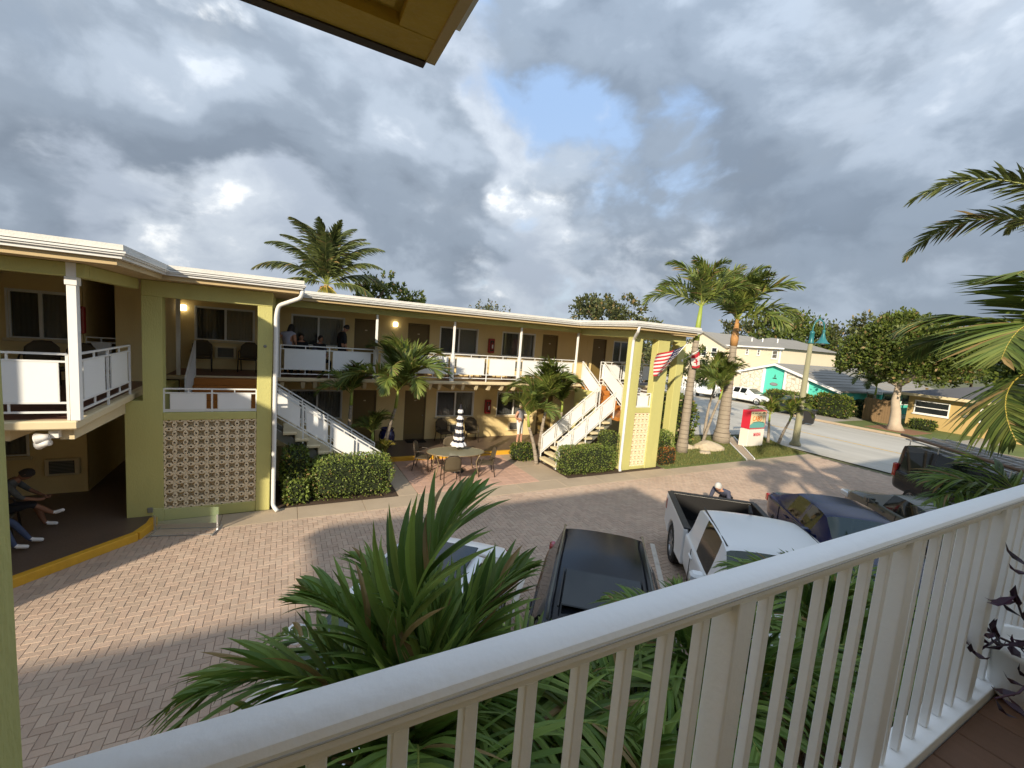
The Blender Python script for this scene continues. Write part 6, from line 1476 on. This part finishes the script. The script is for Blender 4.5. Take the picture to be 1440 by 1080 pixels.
# ================================================================== people
def person(label, loc, rz, J, cloth, hair, skin='skin', hairstyle='short', cap=None, s=1.0, fat=1.0):
    """J: joint positions (local metres, facing -Y). One skinned, subdivided body; hair and cap are children."""
    t = thing('person', label, 'person', loc, rz); V = {k: Vector(v)*s for k, v in J.items()}
    rad = dict(pelvis=.145*fat, waist=.130*fat, chest=.155*fat, neck=.052, head0=.05, sl=.07, sr=.07, el=.042, er=.042, wl=.030, wr=.030, hl=.034, hr=.034, pl=.088*fat, pr=.088*fat, kl=.060, kr=.060, al=.042, ar=.042, tl=.036, tr=.036)
    E_ = [('pelvis', 'waist'), ('waist', 'chest'), ('chest', 'neck'), ('neck', 'head0'), ('chest', 'sl'), ('chest', 'sr'), ('sl', 'el'), ('el', 'wl'), ('wl', 'hl'), ('sr', 'er'), ('er', 'wr'), ('wr', 'hr'), ('pelvis', 'pl'), ('pelvis', 'pr'), ('pl', 'kl'), ('kl', 'al'), ('al', 'tl'), ('pr', 'kr'), ('kr', 'ar'), ('ar', 'tr')]
    V['head0'] = V['neck'].lerp(V['head'], .5); keys = [k for k in rad]; me = bpy.data.meshes.new('b'); me.from_pydata([V[k] for k in keys], [(keys.index(a), keys.index(b)) for a, b in E_], [])
    o = bpy.data.objects.new('b', me); COL.objects.link(o); sk = o.modifiers.new('sk', 'SKIN'); sk.use_smooth_shade = True; sb = o.modifiers.new('su', 'SUBSURF'); sb.levels = 1; sb.render_levels = 1
    for i, k in enumerate(keys):
        d_ = me.skin_vertices[0].data[i]; r_ = rad[k]*s; flat = .72 if k in ('pelvis', 'waist', 'chest') else 1.; d_.radius = (r_, r_*flat) if flat == 1 else (r_*1.08, r_*.78); d_.use_root = (k == 'pelvis')
    dg = bpy.context.evaluated_depsgraph_get(); body = bpy.data.meshes.new_from_object(o.evaluated_get(dg)); bpy.data.objects.remove(o)
    bm = bmesh.new(); bm.from_mesh(body)
    segs = {'torso': [('pelvis', 'waist'), ('waist', 'chest'), ('chest', 'sl'), ('chest', 'sr')], 'uarm': [('sl', 'el'), ('sr', 'er')], 'farm': [('el', 'wl'), ('er', 'wr'), ('wl', 'hl'), ('wr', 'hr')], 'thigh': [('pelvis', 'pl'), ('pelvis', 'pr'), ('pl', 'kl'), ('pr', 'kr')], 'shin': [('kl', 'al'), ('kr', 'ar')], 'foot': [('al', 'tl'), ('ar', 'tr')], 'skin': [('neck', 'head0')]}
    mats = [skin]; mi = {'skin': 0}
    for k, c in cloth.items():
        if c not in mats: mats.append(c)
        mi[k] = mats.index(c)
    def dist(p, a, b):
        ab = b-a; tt = max(0, min(1, (p-a).dot(ab)/ab.length_squared)); return (p-(a+ab*tt)).length
    for f in bm.faces:
        c = f.calc_center_median(); best = min(((dist(c, V[a], V[b])-rad[a]*.3*s, k) for k, L_ in segs.items() for a, b in L_))[1]; f.material_index = mi.get(best, 0); f.smooth = True
    # head: shaped ellipsoid with brow, nose, chin, ears
    H = V['head']; fdir = Vector(J.get('look', (0, -1, 0))).normalized(); upd = (V['head']-V['neck']).normalized(); sd = fdir.cross(upd).normalized(); fdir = upd.cross(sd).normalized()
    def addgeo(verts, faces, m_):
        vv = [bm.verts.new(p) for p in verts]
        for q in faces:
            try: f = bm.faces.new([vv[i] for i in q]); f.material_index = m_; f.smooth = True
            except ValueError: pass
    def loc_(x, y, z): return H+(sd*x+fdir*y+upd*z)*s
    nu, nv = 14, 10; vs = [loc_(0, 0, -.115)]
    for j in range(1, nv):
        ph = -math.pi/2+math.pi*j/nv
        for i in range(nu):
            th_ = 2*math.pi*i/nu; x = .074*math.cos(ph)*math.cos(th_); y = .092*math.cos(ph)*math.sin(th_); z = .118*math.sin(ph)
            if z < -.02: x *= 1-.9*(-z-.02); y = y*(1-.6*(-z-.02)) if y > 0 else y*(1-3*(-z-.02))
            if abs(math.sin(th_)-1) < .02 and -.04 < z < .015: y += .016
            vs.append(loc_(x, y, z))
    vs.append(loc_(0, 0, .118)); fs = [(0, 1+(i+1) % nu, 1+i) for i in range(nu)]
    for j in range(nv-2):
        for i in range(nu): a = 1+j*nu+i; b = 1+j*nu+(i+1) % nu; fs.append((a, b, b+nu, a+nu))
    L_ = len(vs)-1; fs += [(L_-nu+i, L_-nu+(i+1) % nu, L_) for i in range(nu)]; addgeo(vs, fs, 0)
    for sx in (-1, 1):   # ears, eyes
        addgeo([loc_(sx*.074, -.01, -.03), loc_(sx*.090, -.018, -.01), loc_(sx*.090, -.022, .025), loc_(sx*.074, .005, .03)], [(0, 1, 2, 3)], 0)
    if 'cloth_black' not in mats: mats.append('cloth_black')
    for sx in (-1, 1): addgeo([loc_(sx*.030-.012, .086, .010), loc_(sx*.030+.012, .086, .010), loc_(sx*.030+.012, .087, .018), loc_(sx*.030-.012, .087, .018)], [(0, 1, 2, 3)], mats.index('cloth_black'))
    # fingers
    for w_, h_ in (('wl', 'hl'), ('wr', 'hr')):
        d_ = (V[h_]-V[w_]).normalized(); ref = Vector((0, 0, 1)) if abs(d_.z) < .9 else Vector((0, 1, 0)); a_ = d_.cross(ref).normalized(); b_ = a_.cross(d_)
        for k in range(5):
            q = MB()
            if k < 4: p0 = V[h_]+a_*(-.027+.018*k)*s; l = (.062, .072, .068, .055)[k]*s; q.tube([p0, p0+d_*l*.5+b_*.004, p0+d_*l*.9-b_*.018*s], [.009*s, .0085*s, .006*s], 5)
            else: p0 = V[w_].lerp(V[h_], .55)+a_*(-.03)*s; q.tube([p0, p0+(d_*.6-a_).normalized()*.035*s, p0+(d_*1.4-a_).normalized()*.06*s], [.011*s, .009*s, .006*s], 5)
            addgeo([Vector(v) for v in q.v], q.f, 0)
    body = bpy.data.meshes.new('body')
    for m_ in mats: body.materials.append(MATS[m_])
    bm.to_mesh(body); bm.free()
    link(body, 'body', t)
    # hair: shell over the back and top of the skull
    hb = MB(); vs = []; n1, n2 = 16, 7
    for j in range(n2+1):
        ph = math.pi/2-(math.pi*.60)*j/n2
        for i in range(n1):
            th_ = 2*math.pi*i/n1; fr = max(0, math.sin(th_)); drop = 1-.52*fr**1.5
            ph2 = math.pi/2-(math.pi/2-ph)*drop; r_ = 1.10+.02*math.sin(i*3.1+j)
            z = .118*math.sin(ph2)*r_; ext_ = 0
            if hairstyle == 'long' and j >= n2-1 and fr < .3: z -= .10*(j-n2+2)
            if hairstyle == 'bob' and j == n2 and fr < .3: z -= .06
            vs.append(loc_(.078*math.cos(ph2)*math.cos(th_)*r_ if j < n2 or hairstyle == 'short' else .080*math.cos(th_)*.95, (.095*math.cos(ph2)*math.sin(th_)*r_-.004) if j < n2 or hairstyle == 'short' else .09*math.sin(th_)*.9-.01, z))
    hb.add(vs, [(j*n1+i, j*n1+(i+1) % n1, (j+1)*n1+(i+1) % n1, (j+1)*n1+i) for j in range(n2) for i in range(n1)]); hb.build('hair', hair, t, smooth=True, world=False)
    if cap:
        cb = MB(); vs = []
        for j in range(5):
            ph = math.pi/2-(math.pi*.42)*j/4
            for i in range(16): th_ = 2*math.pi*i/16; vs.append(loc_(.088*math.cos(ph)*math.cos(th_), .106*math.cos(ph)*math.sin(th_), .03+.105*math.sin(ph)))
        cb.add(vs, [(j*16+i, j*16+(i+1) % 16, (j+1)*16+(i+1) % 16, (j+1)*16+i) for j in range(4) for i in range(16)])
        c0 = MB(); c0.add([loc_(-.07, .07, .055), loc_(.07, .07, .055), loc_(.06, .165, .045), loc_(0, .185, .05), loc_(-.06, .165, .045)], [(0, 1, 2, 3, 4)]); k = cb.build('cap', cap, t, smooth=True, world=False); c0.build('peak', cap, k, world=False)
    return t
def stand(**k):
    J = dict(pelvis=(0, 0, .93), waist=(0, .0, 1.08), chest=(0, .01, 1.32), neck=(0, .0, 1.50), head=(0, -.02, 1.63), sl=(.18, .01, 1.40), sr=(-.18, .01, 1.40), el=(.24, .03, 1.13), er=(-.24, .03, 1.13), wl=(.25, -.05, .90), wr=(-.25, -.05, .90), hl=(.25, -.08, .80), hr=(-.25, -.08, .80),
             pl=(.09, 0, .88), pr=(-.09, 0, .88), kl=(.10, -.02, .48), kr=(-.10, -.02, .48), al=(.10, .02, .07), ar=(-.10, .02, .07), tl=(.11, -.15, .035), tr=(-.11, -.15, .035)); J.update(k); return J
def sit(**k):
    J = dict(pelvis=(0, 0, .52), waist=(0, .04, .68), chest=(0, .03, .92), neck=(0, .0, 1.10), head=(0, -.03, 1.23), sl=(.18, .02, 1.0), sr=(-.18, .02, 1.0), el=(.23, -.03, .74), er=(-.23, -.03, .74), wl=(.14, -.24, .66), wr=(-.14, -.24, .66), hl=(.08, -.30, .66), hr=(-.08, -.30, .66),
             pl=(.10, -.04, .49), pr=(-.10, -.04, .49), kl=(.12, -.44, .50), kr=(-.12, -.44, .50), al=(.12, -.48, .08), ar=(-.12, -.48, .08), tl=(.12, -.66, .04), tr=(-.12, -.66, .04)); J.update(k); return J
person('woman in grey sleeveless top and white shorts standing at the walkway', (8.52, 14.98, .146), R(35), stand(er=(-.34, .06, 1.14), wr=(-.20, -.06, 1.02), hr=(-.13, -.10, 1.02), el=(.27, .0, 1.13), wl=(.30, -.14, .97), hl=(.32, -.21, .95), kl=(.10, -.05, .48), al=(.12, -.06, .07), tl=(.13, -.22, .035), look=(.2, -1, -.25)),
       dict(torso='cloth_grey', thigh='cloth_white', foot='skin'), 'hair_blond', 'skin', 'bob', fat=1.3)
person('grey-haired man in navy shirt stooping behind the white pickup', (10.35, 6.95, 0), R(-75), stand(pelvis=(0, .20, .72), waist=(0, .05, .80), chest=(0, -.20, .90), neck=(0, -.36, 1.0), head=(0, -.46, 1.08), sl=(.18, -.22, .93), sr=(-.18, -.22, .93), el=(.24, -.25, .68), er=(-.24, -.25, .68), wl=(.2, -.40, .50), wr=(-.2, -.40, .50), hl=(.18, -.46, .44), hr=(-.18, -.46, .44), pl=(.10, .20, .68), pr=(-.10, .20, .68), kl=(.12, -.02, .40), kr=(-.12, -.02, .40), al=(.12, .14, .07), ar=(-.12, .14, .07), tl=(.12, -.03, .035), tr=(-.12, -.03, .035), look=(0, -1, -.3)),
       dict(torso='cloth_navy', uarm='cloth_navy', thigh='cloth_black', shin='cloth_black', foot='cloth_black'), 'hair_grey', 'skin', 'short')
# two men sitting under the left balcony, with their chairs
chair(-4.66, 10.15, .147, 0, 'patio chair under the man in cap below left balcony'); chair(-4.58, 10.78, .147, 10, 'patio chair under the man in patterned shirt below left balcony')
person('seated man in maroon cap, black shirt and jeans under the left balcony', (-4.66, 10.15, .147), R(90), sit(head=(0, -.10, 1.22), kl=(.12, -.46, .48), kr=(-.12, -.46, .48), al=(.14, -.68, .09), ar=(-.10, -.58, .09), tl=(.14, -.86, .06), tr=(-.10, -.76, .06), er=(-.24, -.08, .74), wr=(-.10, -.34, .70), hr=(-.04, -.42, .70), look=(0, -1, -.6)),
       dict(torso='cloth_black', uarm='cloth_black', thigh='cloth_jeans', shin='cloth_jeans', foot='cloth_white'), 'hair_dark', 'skin_tan', 'short', cap='cloth_maroon')
person('seated man in patterned grey shirt bending forward under the left balcony', (-4.58, 10.78, .147), R(98), sit(waist=(0, -.02, .70), chest=(0, -.16, .92), neck=(0, -.28, 1.06), head=(0, -.38, 1.13), sl=(.18, -.18, 1.0), sr=(-.18, -.18, 1.0), el=(.24, -.36, .76), er=(-.24, -.36, .76), wl=(.12, -.56, .66), wr=(-.12, -.56, .66), hl=(.05, -.62, .66), hr=(-.05, -.62, .66), kl=(.14, -.44, .52), al=(.16, -.56, .09), tl=(.16, -.74, .05), kr=(-.10, -.46, .58), ar=(.02, -.70, .32), tr=(.04, -.86, .36), look=(0, -1, -.8)),
       dict(torso='cloth_camo', uarm='cloth_camo', thigh='cloth_black', foot='cloth_white'), 'hair_dark', 'skin_dark', 'short', fat=1.1)
# the group on the main balcony
person('dark-haired woman in lilac top leaning back on the balcony railing', (.08, 14.95, 2.744), R(150), stand(pelvis=(0, .10, .92), waist=(0, .12, 1.06), chest=(0, .05, 1.24), neck=(0, -.04, 1.38), head=(0, -.10, 1.49), sl=(.18, .05, 1.30), sr=(-.18, .05, 1.30), el=(.30, .22, 1.12), er=(-.28, .18, 1.10), wl=(.34, .32, 1.0), wr=(-.22, .0, .96), hl=(.36, .36, .98), hr=(-.16, -.06, .96), look=(0, -1, -.3)),
       dict(torso='cloth_lilac', thigh='cloth_black', shin='cloth_black', foot='cloth_black'), 'hair_dark', 'skin_tan', 'long')
person('child in black sitting beside the dark-haired woman on the balcony', (.42, 15.45, 2.75), R(5), sit(), dict(torso='cloth_black', uarm='cloth_black', thigh='cloth_black', shin='cloth_black', foot='cloth_black'), 'hair_dark', 'skin_tan', 'short', s=.98)
person('child in dark top sitting next to the standing person in black', (.98, 15.42, 2.75), R(25), sit(), dict(torso='cloth_black', uarm='cloth_navy', thigh='cloth_black', shin='cloth_black', foot='cloth_black'), 'hair_dark', 'skin_tan', 'short', s=.96)
person('standing person in black hoodie looking down on the balcony', (1.62, 15.05, 2.744), R(110), stand(neck=(0, -.06, 1.49), head=(0, -.13, 1.60), look=(0, -1, -.7)), dict(torso='cloth_black', uarm='cloth_black', thigh='cloth_black', shin='cloth_black', foot='cloth_black'), 'hair_dark', 'skin_tan', 'short', cap=None, fat=1.2)
